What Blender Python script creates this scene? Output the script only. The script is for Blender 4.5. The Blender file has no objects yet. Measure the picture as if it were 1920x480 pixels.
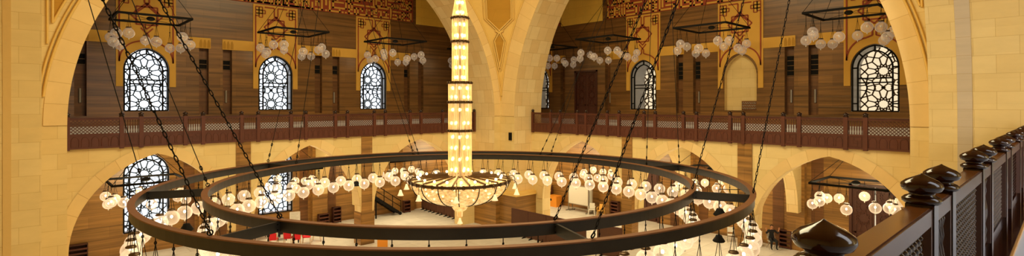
import bpy, bmesh, math, random
from mathutils import Vector, Matrix
random.seed(7)
PI = math.pi
sc = bpy.context.scene
COL = sc.collection
try:
    sc.view_settings.view_transform = 'Standard'
    sc.view_settings.look = 'None'
except Exception:
    pass
sc.cycles.max_bounces = 7
sc.cycles.diffuse_bounces = 4
sc.cycles.transparent_max_bounces = 24
sc.cycles.caustics_reflective = False
sc.cycles.caustics_refractive = False
sc.cycles.sample_clamp_indirect = 4.0

# ------------------------------------------------------------------ materials
def lin(c):
    return tuple((x / 12.92 if x <= .04045 else ((x + .055) / 1.055) ** 2.4) for x in c)
def rgb(r, g, b):
    return lin((r / 255, g / 255, b / 255)) + (1,)
def newmat(name):
    m = bpy.data.materials.new(name); m.use_nodes = True
    nt = m.node_tree; bs = nt.nodes['Principled BSDF']
    return m, nt, bs
def N(nt, t, **kw):
    n = nt.nodes.new(t)
    for k, v in kw.items():
        if k in n.inputs: n.inputs[k].default_value = v
        else: setattr(n, k, v)
    return n
def plain(name, col, rough=.6, metal=0., noise=.0, nscale=6., spec=.5):
    m, nt, bs = newmat(name)
    bs.inputs['Roughness'].default_value = rough
    bs.inputs['Metallic'].default_value = metal
    bs.inputs['Specular IOR Level'].default_value = spec
    if noise:
        tc = N(nt, 'ShaderNodeTexCoord'); nz = N(nt, 'ShaderNodeTexNoise', Scale=nscale, Detail=4.)
        mp = N(nt, 'ShaderNodeMapRange'); mp.inputs['To Min'].default_value = 1 - noise; mp.inputs['To Max'].default_value = 1 + noise
        mx = N(nt, 'ShaderNodeMix', data_type='RGBA', blend_type='MULTIPLY'); mx.inputs['Factor'].default_value = 1
        mx.inputs['A'].default_value = col
        nt.links.new(tc.outputs['Object'], nz.inputs['Vector']); nt.links.new(nz.outputs['Fac'], mp.inputs['Value'])
        nt.links.new(mp.outputs['Result'], mx.inputs[7]); mx.inputs[6].default_value = col
        nt.links.new(mx.outputs[2], bs.inputs['Base Color'])
    else:
        bs.inputs['Base Color'].default_value = col
    return m
def masonry(name, c1, c2, cm, bw, rh, mortar=.012, off=.5, rough=.7, veins=0., vein_scale=(.25, 7.), spec=.35, var=.5):
    m, nt, bs = newmat(name)
    bs.inputs['Roughness'].default_value = rough; bs.inputs['Specular IOR Level'].default_value = spec
    uv = N(nt, 'ShaderNodeUVMap')
    br = N(nt, 'ShaderNodeTexBrick'); br.offset = off
    br.inputs['Scale'].default_value = 1.; br.inputs['Brick Width'].default_value = bw; br.inputs['Row Height'].default_value = rh
    br.inputs['Mortar Size'].default_value = mortar; br.inputs['Mortar Smooth'].default_value = .3; br.inputs['Bias'].default_value = 0.
    br.inputs['Color1'].default_value = c1; br.inputs['Color2'].default_value = c2; br.inputs['Mortar'].default_value = cm
    nt.links.new(uv.outputs['UV'], br.inputs['Vector'])
    mp = N(nt, 'ShaderNodeMapping'); mp.inputs['Scale'].default_value = (vein_scale[0], vein_scale[1], 1)
    nz = N(nt, 'ShaderNodeTexNoise', Scale=1., Detail=6., Roughness=.62)
    nt.links.new(uv.outputs['UV'], mp.inputs['Vector']); nt.links.new(mp.outputs['Vector'], nz.inputs['Vector'])
    mr = N(nt, 'ShaderNodeMapRange'); mr.inputs['From Min'].default_value = .3; mr.inputs['From Max'].default_value = .7
    mr.inputs['To Min'].default_value = 1 - veins; mr.inputs['To Max'].default_value = 1 + veins
    nt.links.new(nz.outputs['Fac'], mr.inputs['Value'])
    mx = N(nt, 'ShaderNodeMix', data_type='RGBA', blend_type='MULTIPLY'); mx.inputs[0].default_value = 1
    nt.links.new(br.outputs['Color'], mx.inputs[6]); nt.links.new(mr.outputs['Result'], mx.inputs[7])
    nt.links.new(mx.outputs[2], bs.inputs['Base Color'])
    bp = N(nt, 'ShaderNodeBump', Strength=.25, Distance=.02)
    nt.links.new(br.outputs['Fac'], bp.inputs['Height']); bp.invert = True
    nt.links.new(bp.outputs['Normal'], bs.inputs['Normal'])
    return m
def glow(name, col, strength, base=None):
    m, nt, bs = newmat(name)
    bs.inputs['Base Color'].default_value = base or col
    bs.inputs['Emission Color'].default_value = col; bs.inputs['Emission Strength'].default_value = strength
    return m
def glass(name, tint, face_alpha, rim_alpha, emit, rough=.05):
    """thin blown glass: clear in the middle, whiter toward the rim"""
    m = bpy.data.materials.new(name); m.use_nodes = True; nt = m.node_tree; nt.nodes.clear()
    out = N(nt, 'ShaderNodeOutputMaterial'); tr = N(nt, 'ShaderNodeBsdfTransparent')
    pb = N(nt, 'ShaderNodeBsdfPrincipled'); pb.inputs['Base Color'].default_value = tint
    pb.inputs['Roughness'].default_value = rough; pb.inputs['Specular IOR Level'].default_value = .8
    pb.inputs['Emission Color'].default_value = tint; pb.inputs['Emission Strength'].default_value = emit
    lw = N(nt, 'ShaderNodeLayerWeight', Blend=.35)
    mr = N(nt, 'ShaderNodeMapRange'); mr.inputs['To Min'].default_value = face_alpha; mr.inputs['To Max'].default_value = rim_alpha
    mx = N(nt, 'ShaderNodeMixShader')
    nt.links.new(lw.outputs['Facing'], mr.inputs['Value']); nt.links.new(mr.outputs['Result'], mx.inputs['Fac'])
    nt.links.new(tr.outputs[0], mx.inputs[1]); nt.links.new(pb.outputs[0], mx.inputs[2]); nt.links.new(mx.outputs[0], out.inputs['Surface'])
    return m

M = {}
M['stone'] = masonry('limestone_ashlar', rgb(228, 203, 142), rgb(222, 194, 130), rgb(202, 170, 106), 1.15, .62, .007, veins=.05, vein_scale=(.8, 2.), var=.3)
M['stone2'] = masonry('limestone_voussoir', rgb(232, 202, 140), rgb(222, 188, 124), rgb(198, 162, 100), .85, 3.2, .01, off=0., veins=.05, vein_scale=(.8, 1.))
M['soffit'] = masonry('limestone_soffit', rgb(238, 214, 160), rgb(226, 194, 134), rgb(198, 164, 104), .8, .95, .01, veins=.05, vein_scale=(.8, 1.))
M['stone_cool_sheen'] = masonry('limestone_cool_sheen', rgb(200, 184, 158), rgb(195, 178, 150), rgb(182, 158, 120), 3., .62, .007, veins=.05)  # limestone with the bluish reflection on the chamfer put into its colour
M['sand'] = plain('sand_plaster', rgb(216, 166, 68), .75, noise=.06, nscale=2.)
M['ochre'] = masonry('ochre_stone', rgb(188, 140, 44), rgb(180, 132, 40), rgb(164, 116, 34), 1.6, .8, .006, veins=.05, vein_scale=(1, 1))
M['ochre_wall_lit'] = masonry('ochre_stone_lit', rgb(250, 212, 96), rgb(244, 204, 90), rgb(216, 172, 70), 1.6, .8, .006, veins=.05, vein_scale=(1, 1))  # ochre stone made lighter: the light on the wall heads is in the colour
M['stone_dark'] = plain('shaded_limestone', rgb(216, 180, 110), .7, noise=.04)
M['moulding'] = plain('pale_moulding', rgb(224, 186, 102), .6, noise=.04)
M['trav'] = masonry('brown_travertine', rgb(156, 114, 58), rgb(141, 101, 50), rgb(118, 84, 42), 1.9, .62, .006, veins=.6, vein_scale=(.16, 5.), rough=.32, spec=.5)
M['trav_up_dim'] = masonry('brown_travertine_dimmed', rgb(126, 89, 47), rgb(112, 78, 42), rgb(94, 65, 35), 1.9, .62, .006, veins=.6, vein_scale=(.16, 5.), rough=.3, spec=.5)  # same travertine with the dimness of the upper galleries put into its colour
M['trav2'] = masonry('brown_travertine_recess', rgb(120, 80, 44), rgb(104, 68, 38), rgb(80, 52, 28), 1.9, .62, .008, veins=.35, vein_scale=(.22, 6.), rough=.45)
M['red'] = plain('red_inlay', rgb(150, 62, 28), .7)
M['floor'] = masonry('pale_carpet_floor', rgb(214, 208, 198), rgb(206, 199, 188), rgb(188, 179, 165), 3.0, 1.2, .02, veins=.08, vein_scale=(1.5, 1.5), rough=.75)
M['marble'] = plain('pale_marble', rgb(205, 205, 208), .35, noise=.05)
M['marble_cool_lit'] = plain('marble_cool_light_tint', rgb(190, 204, 226), .3, noise=.04)  # bluish tint stands in for cool light on the near gallery floor
M['wood'] = plain('dark_walnut', rgb(70, 34, 24), .42, noise=.25, nscale=3.)
M['wood2'] = plain('dark_walnut_panel', rgb(86, 43, 27), .45, noise=.25, nscale=3.)
M['gloss'] = plain('polished_mahogany', rgb(38, 16, 11), .12, noise=.3, nscale=4.)
M['gloss_top'] = plain('polished_handrail', rgb(96, 56, 22), .2, noise=.2, nscale=5.)
M['gloss_edge_sheen'] = plain('mahogany_edge_sheen', rgb(80, 58, 52), .3, noise=.1, nscale=5.)  # grey-pink highlight along the mahogany edges, put into the colour
M['iron'] = plain('blackened_iron', rgb(44, 42, 40), .45, .3, noise=.3, nscale=3.)
M['iron_lip'] = plain('rusty_iron_lip', rgb(118, 78, 48), .55, .2, noise=.2)
M['black'] = plain('black_metal', rgb(22, 20, 18), .8, spec=.15)
M['bronze'] = plain('aged_bronze', rgb(92, 70, 44), .4, .6)
def backlit(name, col, fac):
    m, nt, bs = newmat(name); bs.inputs['Base Color'].default_value = col; bs.inputs['Roughness'].default_value = .7
    tl = N(nt, 'ShaderNodeBsdfTranslucent'); tl.inputs['Color'].default_value = col; mx = N(nt, 'ShaderNodeMixShader'); mx.inputs[0].default_value = fac
    out = [n for n in nt.nodes if n.type == 'OUTPUT_MATERIAL'][0]
    nt.links.new(bs.outputs[0], mx.inputs[1]); nt.links.new(tl.outputs[0], mx.inputs[2]); nt.links.new(mx.outputs[0], out.inputs['Surface'])
    return m
M['screen_l'] = backlit('star_screen_glare', rgb(124, 142, 156), .5)  # blue-grey of the window glare is put into the bar colour
M['screen_r'] = backlit('brown_star_screen', rgb(140, 110, 74), .5)
M['brown_panel'] = plain('chocolate_screen_fabric', rgb(84, 50, 30), .7, noise=.12)
M['rack'] = plain('dark_rack_wood', rgb(78, 40, 24), .6)
M['red_fab'] = plain('red_fabric', rgb(214, 28, 40), .8)
M['gold'] = plain('gilt_frame', rgb(196, 150, 84), .4, .3)
M['white'] = plain('white_board', rgb(226, 222, 212), .6)
M['grey'] = plain('grey_metal', rgb(160, 150, 135), .4, .5)
M['yellow'] = plain('yellow_plastic', rgb(226, 176, 84), .45)
M['orange'] = plain('orange_panel', rgb(232, 150, 40), .6)
M['cloth'] = plain('black_cloth', rgb(22, 22, 27), .85)
M['skin'] = plain('skin', rgb(196, 140, 104), .6)
M['hair'] = plain('dark_hair', rgb(26, 20, 18), .7)
M['globe'] = glass('lit_globe_glass', rgb(255, 236, 208), .2, .8, .42)
M['globe_dim'] = glass('unlit_globe_glass', rgb(224, 212, 204), .2, .8, .09)  # lamps are off; a faint glow stands in for daylight on the glass
M['bulb'] = glow('warm_bulb', rgb(255, 236, 200), 5.)
M['bulb_dim'] = plain('unlit_bulb', rgb(225, 220, 215), .3)
M['crystal_bulb'] = glow('crystal_bulb', rgb(255, 226, 170), 7.)
def crystal(name, a0, a1, e0, e1, scale):
    m = bpy.data.materials.new(name); m.use_nodes = True; nt = m.node_tree; nt.nodes.clear()
    out = N(nt, 'ShaderNodeOutputMaterial'); tr = N(nt, 'ShaderNodeBsdfTransparent'); tr.inputs[0].default_value = rgb(255, 236, 200)
    pb = N(nt, 'ShaderNodeBsdfPrincipled'); pb.inputs['Base Color'].default_value = rgb(236, 208, 150); pb.inputs['Roughness'].default_value = .15
    tc = N(nt, 'ShaderNodeTexCoord'); mp = N(nt, 'ShaderNodeMapping'); mp.inputs['Scale'].default_value = scale
    nz = N(nt, 'ShaderNodeTexNoise', Scale=1., Detail=3.)
    nt.links.new(tc.outputs['Object'], mp.inputs[0]); nt.links.new(mp.outputs[0], nz.inputs['Vector'])
    r1 = N(nt, 'ShaderNodeMapRange'); r1.inputs['From Min'].default_value = .35; r1.inputs['From Max'].default_value = .65
    r1.inputs['To Min'].default_value = a0; r1.inputs['To Max'].default_value = a1
    r2 = N(nt, 'ShaderNodeMapRange'); r2.inputs['From Min'].default_value = .35; r2.inputs['From Max'].default_value = .65
    r2.inputs['To Min'].default_value = e0; r2.inputs['To Max'].default_value = e1
    nt.links.new(nz.outputs['Fac'], r1.inputs['Value']); nt.links.new(nz.outputs['Fac'], r2.inputs['Value'])
    pb.inputs['Emission Color'].default_value = rgb(255, 220, 156)
    nt.links.new(r2.outputs['Result'], pb.inputs['Emission Strength'])
    mx = N(nt, 'ShaderNodeMixShader'); nt.links.new(r1.outputs['Result'], mx.inputs['Fac'])
    nt.links.new(tr.outputs[0], mx.inputs[1]); nt.links.new(pb.outputs[0], mx.inputs[2]); nt.links.new(mx.outputs[0], out.inputs['Surface'])
    return m
M['crystal'] = crystal('crystal_rods', .35, .8, .15, .75, (26, 26, 1.2))
M['bowl'] = crystal('crystal_bowl', .5, .88, .2, .72, (7, 7, 16))
M['tulip'] = glow('tulip_glass', rgb(255, 226, 170), .75, rgb(240, 220, 180))

# ------------------------------------------------------------------ mesh builder
class MB:
    def __init__(s): s.v = []; s.f = []; s.uv = []; s.sm = []; s.mi = []
    def face(s, pts, uv=None, smooth=False, mi=0):
        b = len(s.v); s.v.extend(tuple(p) for p in pts); s.f.append(tuple(range(b, b + len(pts)))); s.uv.append(uv); s.sm.append(smooth); s.mi.append(mi)
    def grid(s, P, closed_u=False, closed_v=False, uv=None, smooth=True, mi=0):
        """P[i][j] rows of points, shared vertices"""
        b = len(s.v); n = len(P); m = len(P[0])
        for r in P: s.v.extend(tuple(p) for p in r)
        for i in range(n if closed_u else n - 1):
            for j in range(m if closed_v else m - 1):
                i2 = (i + 1) % n; j2 = (j + 1) % m
                s.f.append((b + i * m + j, b + i * m + j2, b + i2 * m + j2, b + i2 * m + j)); s.sm.append(smooth); s.mi.append(mi)
                s.uv.append([uv[i][j], uv[i][j + 1], uv[i + 1][j + 1], uv[i + 1][j]] if uv else None)
    def box(s, x0, y0, z0, x1, y1, z1, mi=0):
        if x0 > x1: x0, x1 = x1, x0
        if y0 > y1: y0, y1 = y1, y0
        if z0 > z1: z0, z1 = z1, z0
        b = len(s.v)
        s.v.extend([(x0, y0, z0), (x1, y0, z0), (x1, y1, z0), (x0, y1, z0), (x0, y0, z1), (x1, y0, z1), (x1, y1, z1), (x0, y1, z1)])
        for q in ((0, 3, 2, 1), (4, 5, 6, 7), (0, 1, 5, 4), (1, 2, 6, 5), (2, 3, 7, 6), (3, 0, 4, 7)):
            s.f.append(tuple(b + i for i in q)); s.uv.append(None); s.sm.append(False); s.mi.append(mi)
    def bar(s, a, c, w, h=None, up=(0, 0, 1)):
        """square bar from a to c; w across, h along 'up'"""
        h = h or w; a = Vector(a); c = Vector(c); d = (c - a)
        if d.length < 1e-6: return
        d.normalize(); up = Vector(up)
        sx = d.cross(up)
        if sx.length < 1e-4: sx = d.cross(Vector((1, 0, 0)))
        sx.normalize(); uz = sx.cross(d).normalized(); sx *= w / 2; uz *= h / 2
        P = [[p + sx + uz, p - sx + uz, p - sx - uz, p + sx - uz] for p in (a, c)]
        b = len(s.v)
        for r in P: s.v.extend(tuple(p) for p in r)
        for q in ((0, 1, 5, 4), (1, 2, 6, 5), (2, 3, 7, 6), (3, 0, 4, 7), (3, 2, 1, 0), (4, 5, 6, 7)):
            s.f.append(tuple(b + i for i in q)); s.uv.append(None); s.sm.append(False); s.mi.append(0)
    def tube(s, path, r, n=6, closed=False, caps=True):
        path = [Vector(p) for p in path]; rr = r if isinstance(r, (list, tuple)) else [r] * len(path)
        rows = []; ref = None; L = len(path)
        for i, p in enumerate(path):
            a = path[(i - 1) % L] if (closed or i > 0) else p; c = path[(i + 1) % L] if (closed or i < L - 1) else p
            t = (c - a).normalized()
            if ref is None:
                ref = t.cross(Vector((0, 0, 1)))
                if ref.length < 1e-3: ref = t.cross(Vector((1, 0, 0)))
            ref = (ref - t * ref.dot(t)).normalized(); bi = t.cross(ref)
            rows.append([p + (ref * math.cos(2 * PI * k / n) + bi * math.sin(2 * PI * k / n)) * rr[i] for k in range(n)])
        s.grid(rows, closed_u=closed, closed_v=True)
        if caps and not closed:
            s.face(list(reversed(rows[0]))); s.face(rows[-1])
    def lathe(s, prof, n=20, c=(0, 0, 0), a0=0., a1=2 * PI, smooth=True):
        full = abs(a1 - a0 - 2 * PI) < 1e-6
        k = n if full else n + 1
        rows = [[(c[0] + r * math.cos(a0 + (a1 - a0) * i / n), c[1] + r * math.sin(a0 + (a1 - a0) * i / n), c[2] + z) for i in range(k)] for r, z in prof]
        s.grid(rows, closed_v=full, smooth=smooth)
    def sphere(s, c, r, n=12, m=8, sz=1.):
        s.lathe([(max(r * math.sin(PI * i / m), 1e-4), -r * math.cos(PI * i / m) * sz) for i in range(m + 1)], n, c)
    def extrude(s, poly, fn, d0, d1):
        """poly: list of (a,z); fn(a,d,z)->xyz"""
        A = [fn(a, d0, z) for a, z in poly]; B = [fn(a, d1, z) for a, z in poly]
        s.face(A); s.face(list(reversed(B))); n = len(poly)
        for i in range(n): s.face([A[i], B[i], B[(i + 1) % n], A[(i + 1) % n]])
    def build(s, name, mat, parent=None, smooth=None, world=False, normals=True):
        me = bpy.data.meshes.new(name); me.from_pydata(s.v, [], s.f)
        if smooth is None: me.polygons.foreach_set('use_smooth', s.sm)
        elif smooth: me.polygons.foreach_set('use_smooth', [True] * len(s.f))
        mats = mat if isinstance(mat, (list, tuple)) else [mat]
        for m_ in mats: me.materials.append(M[m_] if isinstance(m_, str) else m_)
        if len(mats) > 1: me.polygons.foreach_set('material_index', s.mi)
        if normals:
            bm = bmesh.new(); bm.from_mesh(me); bmesh.ops.recalc_face_normals(bm, faces=bm.faces); bm.to_mesh(me); bm.free()
        ul = me.uv_layers.new(name='UVMap'); me.update()
        explicit = any(u is not None for u in s.uv)
        lut = {}
        if explicit:
            for f, u in zip(s.f, s.uv):
                if u is not None: lut[frozenset(f)] = dict(zip(f, u))
        buf = [0.0] * (2 * len(me.loops))
        for p in me.polygons:
            n = p.normal; d = lut.get(frozenset(p.vertices)) if explicit else None
            for li, vi in zip(p.loop_indices, p.vertices):
                if d: u = d[vi]
                else:
                    c = me.vertices[vi].co
                    if abs(n.z) > max(abs(n.x), abs(n.y)): u = (c.x, c.y)
                    elif abs(n.x) > abs(n.y): u = (c.y, c.z)
                    else: u = (c.x, c.z)
                buf[2 * li] = u[0]; buf[2 * li + 1] = u[1]
        ul.data.foreach_set('uv', buf)
        o = bpy.data.objects.new(name, me); COL.objects.link(o)
        if parent is not None:
            o.parent = parent
            if world: o.location = -Vector(parent.location)
        return o

def tag(o, label=None, cat=None, group=None, kind=None):
    if label: o['label'] = label
    if cat: o['category'] = cat
    if group: o['group'] = group
    if kind: o['kind'] = kind
    return o
def thing(name, label, cat, loc=(0, 0, 0), rz=0., group=None, kind=None):
    o = bpy.data.objects.new(name, None); COL.objects.link(o); o.location = loc; o.rotation_euler = (0, 0, rz)
    o.empty_display_size = .1
    return tag(o, label, cat, group, kind)
def struct(mb, name, mat, label=None, parent=None):
    o = mb.build(name, mat, parent)
    if parent is None: tag(o, label, None, None, 'structure')
    return o
def dup(root, loc, rz=0., label=None, group=None):
    r = root.copy(); COL.objects.link(r); r.location = loc; r.rotation_euler = (0, 0, rz)
    if label: r['label'] = label
    if group: r['group'] = group
    for ch in list(root.children):
        c = ch.copy(); COL.objects.link(c); c.parent = r
        for g in list(ch.children):
            d = g.copy(); COL.objects.link(d); d.parent = c
    return r

# ------------------------------------------------------------------ arches and walls with openings
def pointed(c, hw, zs, apex):
    r = apex - zs; R = (hw * hw + r * r) / (2 * hw)
    return lambda x: zs + math.sqrt(max(0., R * R - (abs(x - c) + R - hw) ** 2))
class Op:
    def __init__(s, c, hw, z0, top, n=28, mi=1): s.c, s.hw, s.z0, s.top, s.n, s.mi = c, hw, z0, top, n, mi
    def xs(s):   # denser near the jambs
        return [s.c - s.hw * math.cos(PI * i / s.n) for i in range(s.n + 1)]
def along_v(a, d, z): return (a, d, z)      # wall plane y = const, a = x
def along_u(a, d, z): return (d, a, z)      # wall plane x = const, a = y
def arch_wall(mb, fn, a0, a1, zb, zt, ops, d0, d1, sides=True):
    xs = {a0, a1}
    for o in ops:
        for x in o.xs():
            if a0 <= x <= a1: xs.add(round(x, 5))
    xs = sorted(xs)
    def op_at(x):
        for o in ops:
            if o.c - o.hw < x < o.c + o.hw: return o
    def quad(x0, x1, zl0, zl1, zh0, zh1):
        for d in (d0, d1):
            mb.face([fn(x0, d, zl0), fn(x1, d, zl1), fn(x1, d, zh1), fn(x0, d, zh0)])
    s_acc = 0.
    for x0, x1 in zip(xs[:-1], xs[1:]):
        if x1 - x0 < 1e-5: continue
        o = op_at((x0 + x1) / 2)
        if o is None:
            quad(x0, x1, zb, zb, zt, zt)
            mb.face([fn(x0, d0, zt), fn(x1, d0, zt), fn(x1, d1, zt), fn(x0, d1, zt)])
            mb.face([fn(x0, d0, zb), fn(x1, d0, zb), fn(x1, d1, zb), fn(x0, d1, zb)])
        else:
            t0, t1 = min(o.top(x0), zt), min(o.top(x1), zt)
            if zt - max(t0, t1) > -1e-6 and (t0 < zt or t1 < zt):
                quad(x0, x1, t0, t1, zt, zt)
                mb.face([fn(x0, d0, zt), fn(x1, d0, zt), fn(x1, d1, zt), fn(x0, d1, zt)])
            L = math.hypot(x1 - x0, t1 - t0)
            uv = [(d0, s_acc), (d0, s_acc + L), (d1, s_acc + L), (d1, s_acc)]
            mb.face([fn(x0, d0, t0), fn(x1, d0, t1), fn(x1, d1, t1), fn(x0, d1, t0)], uv=uv, mi=o.mi); s_acc += L
            if o.z0 > zb:
                quad(x0, x1, zb, zb, o.z0, o.z0)
                mb.face([fn(x0, d0, o.z0), fn(x1, d0, o.z0), fn(x1, d1, o.z0), fn(x0, d1, o.z0)])
                mb.face([fn(x0, d0, zb), fn(x1, d0, zb), fn(x1, d1, zb), fn(x0, d1, zb)])
    for o in ops:   # jambs
        for x in (o.c - o.hw, o.c + o.hw):
            if a0 < x < a1:
                zt_ = o.top(x)
                if zt_ - max(o.z0, zb) > 1e-4:
                    zl = max(o.z0, zb)
                    mb.face([fn(x, d0, zl), fn(x, d1, zl), fn(x, d1, zt_), fn(x, d0, zt_)], uv=[(d0, zl), (d1, zl), (d1, zt_), (d0, zt_)], mi=o.mi)
    if sides:
        for x in (a0, a1):
            if op_at(x + (1e-4 if x == a0 else -1e-4)) is None:
                mb.face([fn(x, d0, zb), fn(x, d1, zb), fn(x, d1, zt), fn(x, d0, zt)])
# ------------------------------------------------------------------ main dimensions (metres; camera stands at x=0, y=0)
FL = .65            # hall floor
ZB = 7.74           # gallery floor
VB, UB = 37.7, 34.5     # window walls
VF, UF = 30.3, 26.95    # planes of the two balustrades / arcades
V0, V1 = 28.2, 31.4     # big left arch, front and back
U0, U1 = 25.3, 28.0     # big right arch
ZT = 22.6

mb = MB(); mb.box(-8, -8, FL - .3, 37, 39, FL); struct(mb, 'floor', 'floor')
mb = MB(); mb.box(-8, -8, ZT, 37, 39, ZT + .3); struct(mb, 'ceiling', 'sand')
mb = MB(); mb.box(-8, -8, FL, -7, 38.6, ZT); struct(mb, 'wall_near_left', 'stone')
mb = MB(); mb.box(-7, -8, FL, 35.4, -7, ZT); struct(mb, 'wall_near_right', 'stone')
mb = MB(); mb.box(-7, VF + .12, 7.45, UB, VB, ZB); mb.box(UF + .12, -7, 7.45, UB, VF + .12, ZB); struct(mb, 'floor_gallery', 'marble')
mb = MB(); mb.box(-7, -7, 7.4, U0 - 1.3, .74, ZB); struct(mb, 'floor_near_gallery', 'marble_cool_lit')

# window walls
LW = [5.56, 12.97, 20.40]; RW = [7.45, 14.87, 22.22]
LSLOT = [1.15, 2.5, 8.57, 9.93, 15.98, 17.32, 23.45, 24.8]; RSLOT = [3.1, 4.45, 10.52, 11.86, 17.9, 19.21, 25.5, 30.3]
wtop = lambda c: pointed(c, 1.13, 11.5, 12.78)
flat = lambda z: (lambda x: z)
def win_op(c): return Op(c, 1.13, 9.04, wtop(c))
def slot_op(c): return Op(c, .27, 8.8, flat(13.0), 1, 0)
mb = MB(); arch_wall(mb, along_v, -7, UB + .9, 7.6, ZT, [win_op(c) for c in LW] + [slot_op(c) for c in LSLOT], VB, VB + 1.0)
struct(mb, 'wall_left_upper', ['trav_up_dim', 'marble'])
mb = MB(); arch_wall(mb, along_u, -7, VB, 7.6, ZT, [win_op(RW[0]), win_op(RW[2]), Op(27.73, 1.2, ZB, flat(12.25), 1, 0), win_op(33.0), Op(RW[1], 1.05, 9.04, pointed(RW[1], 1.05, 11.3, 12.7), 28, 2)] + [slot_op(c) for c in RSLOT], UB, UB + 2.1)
struct(mb, 'wall_right_upper', ['trav_up_dim', 'marble', 'stone'])
ltop = lambda c: pointed(c, 1.15, 5.3, 6.5)
mb = MB(); arch_wall(mb, along_v, -7, UB + .9, FL, 7.6, [Op(LW[0], 1.15, 1.9, ltop(LW[0])), Op(LW[1], 1.15, 1.9, ltop(LW[1])), Op(19.75, .75, 2.3, flat(5.0), 1)], VB, VB + .9)
struct(mb, 'wall_left_lower', ['trav', 'marble'])
mb = MB(); arch_wall(mb, along_u, -7, VB, FL, 7.6, [Op(7.45, 1.22, FL, flat(5.0), 1), Op(22.2, 1.35, FL, flat(5.0), 1)], UB, UB + .9)
struct(mb, 'wall_right_lower', ['trav', 'marble'])
# dark backs of the slender recesses, and their vents
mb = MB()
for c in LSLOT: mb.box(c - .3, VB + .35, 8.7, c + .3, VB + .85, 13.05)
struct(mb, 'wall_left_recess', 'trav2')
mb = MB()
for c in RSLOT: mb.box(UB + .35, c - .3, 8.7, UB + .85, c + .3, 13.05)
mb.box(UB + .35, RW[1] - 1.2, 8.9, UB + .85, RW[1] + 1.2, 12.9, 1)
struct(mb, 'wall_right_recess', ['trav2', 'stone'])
# lower pilasters and slots on the window walls
mb = MB()
for c in (8.77, 15.95, 23.4): mb.box(c - .55, VB - .35, FL, c + .55, VB, 7.45)
struct(mb, 'pilaster_left_wall', 'trav')
mb = MB()
for c in (11.39, 18.5, 25.6): mb.box(UB - .35, c - .5, FL, UB, c + .5, 7.45)
struct(mb, 'pilaster_right_wall', 'trav')
mb = MB()
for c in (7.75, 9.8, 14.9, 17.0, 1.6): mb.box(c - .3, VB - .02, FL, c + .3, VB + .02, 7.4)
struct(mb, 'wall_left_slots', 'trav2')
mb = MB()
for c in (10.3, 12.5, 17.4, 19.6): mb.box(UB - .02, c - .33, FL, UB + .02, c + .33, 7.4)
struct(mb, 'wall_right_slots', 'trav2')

# big arches
CL, HL, CR, HR, ZS = 13.1, 11.65, 15.5, 11.2, 8.6
RL, RR = 11.2, 13.5
def circ(c, hw, R, off=0.):
    return lambda x: ZS + math.sqrt(max(0., (R + off) ** 2 - (abs(x - c) + R - hw) ** 2))
topL = circ(CL, HL, RL); topR = circ(CR, HR, RR)
opL = Op(CL, HL, FL, topL, 60); opR = Op(CR, HR, FL, topR, 60)
mb = MB(); arch_wall(mb, along_v, -7, U0, FL, ZT, [opL], V0, V1); struct(mb, 'wall_left_arch', ['stone', 'soffit'])
mb = MB(); arch_wall(mb, along_u, 3.55, V0, FL, ZT, [opR], U0, U1); struct(mb, 'wall_right_arch', ['stone', 'soffit'])
mb = MB(); mb.box(U0, V0, FL, U1, V1, ZT); struct(mb, 'wall_far_pier', 'stone')
# the halves of the two near arches that spring from the side piers
mb = MB(); arch_wall(mb, along_u, CR, V0 - .02, FL, ZT, [Op(CR, HR - .4, FL, circ(CR, HR - .4, RR), 40)], -2.5, .62)
struct(mb, 'wall_near_left_arch', ['stone', 'stone'])
mb = MB(); arch_wall(mb, along_v, CL, U0 + 2, FL, ZT, [Op(CL, 11.04, FL, circ(CL, 11.04, RL), 40)], .05, 3.55)
struct(mb, 'wall_near_right_arch', ['stone', 'stone'])
# quirk strips on the near reveals
def reveal_strip(name, fn, c, hw, R, d0, d1, mat):
    mb = MB(); zs = [FL, 8.6] + [8.6 + .6 * i for i in range(1, 14)]; t = circ_top_inv(c, hw, R)
    for a, b in zip(zs[:-1], zs[1:]):
        mb.face([fn(t(a), d0, a), fn(t(a), d1, a), fn(t(b), d1, b), fn(t(b), d0, b)])
        for d in (d0, d1): mb.face([fn(t(a), d, a), fn(t(a) + .1, d, a), fn(t(b) + .1, d, b), fn(t(b), d, b)])
    struct(mb, name, mat)
def circ_top_inv(c, hw, R): return lambda z: c + hw - R - .02 + math.sqrt(max(0., R * R - max(0., z - ZS) ** 2))
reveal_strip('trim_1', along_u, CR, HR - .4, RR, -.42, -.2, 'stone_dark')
reveal_strip('trim_2', along_v, CL, 11.04, RL, 2.35, 2.75, 'stone_cool_sheen')

# archivolt: voussoir band, moulding, per half
def circ_pts(c, hw, R, off, sgn, n=40, z_lo=None, ang1=1.3):
    """points (a, z, s) of the arc offset by off; sgn -1 left half, +1 right half, from the spring upwards"""
    cc = c + sgn * (hw - R); out = []
    for i in range(n + 1):
        t = ang1 * i / n; out.append((cc + sgn * (R + off) * math.cos(t), ZS + (R + off) * math.sin(t), t * R))
    return out
def band(mb, fn, c, hw, R, w, sgn, d, proud):
    A = circ_pts(c, hw, R, 0, sgn); B = circ_pts(c, hw, R, w, sgn)
    for i in range(len(A) - 1):
        q = [A[i], B[i], B[i + 1], A[i + 1]]
        mb.face([fn(p[0], d - proud, p[1]) for p in q], uv=[(A[i][2], 0.1), (B[i][2], w + .1), (B[i + 1][2], w + .1), (A[i + 1][2], .1)])
        for P in (A, B):
            mb.face([fn(P[i][0], d - proud, P[i][1]), fn(P[i + 1][0], d - proud, P[i + 1][1]), fn(P[i + 1][0], d + .02, P[i + 1][1]), fn(P[i][0], d + .02, P[i][1])], uv=[(0.1, .1)] * 4)
WL0, WL1, WR0, WR1 = .74, .62, .66, 1.3
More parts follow.
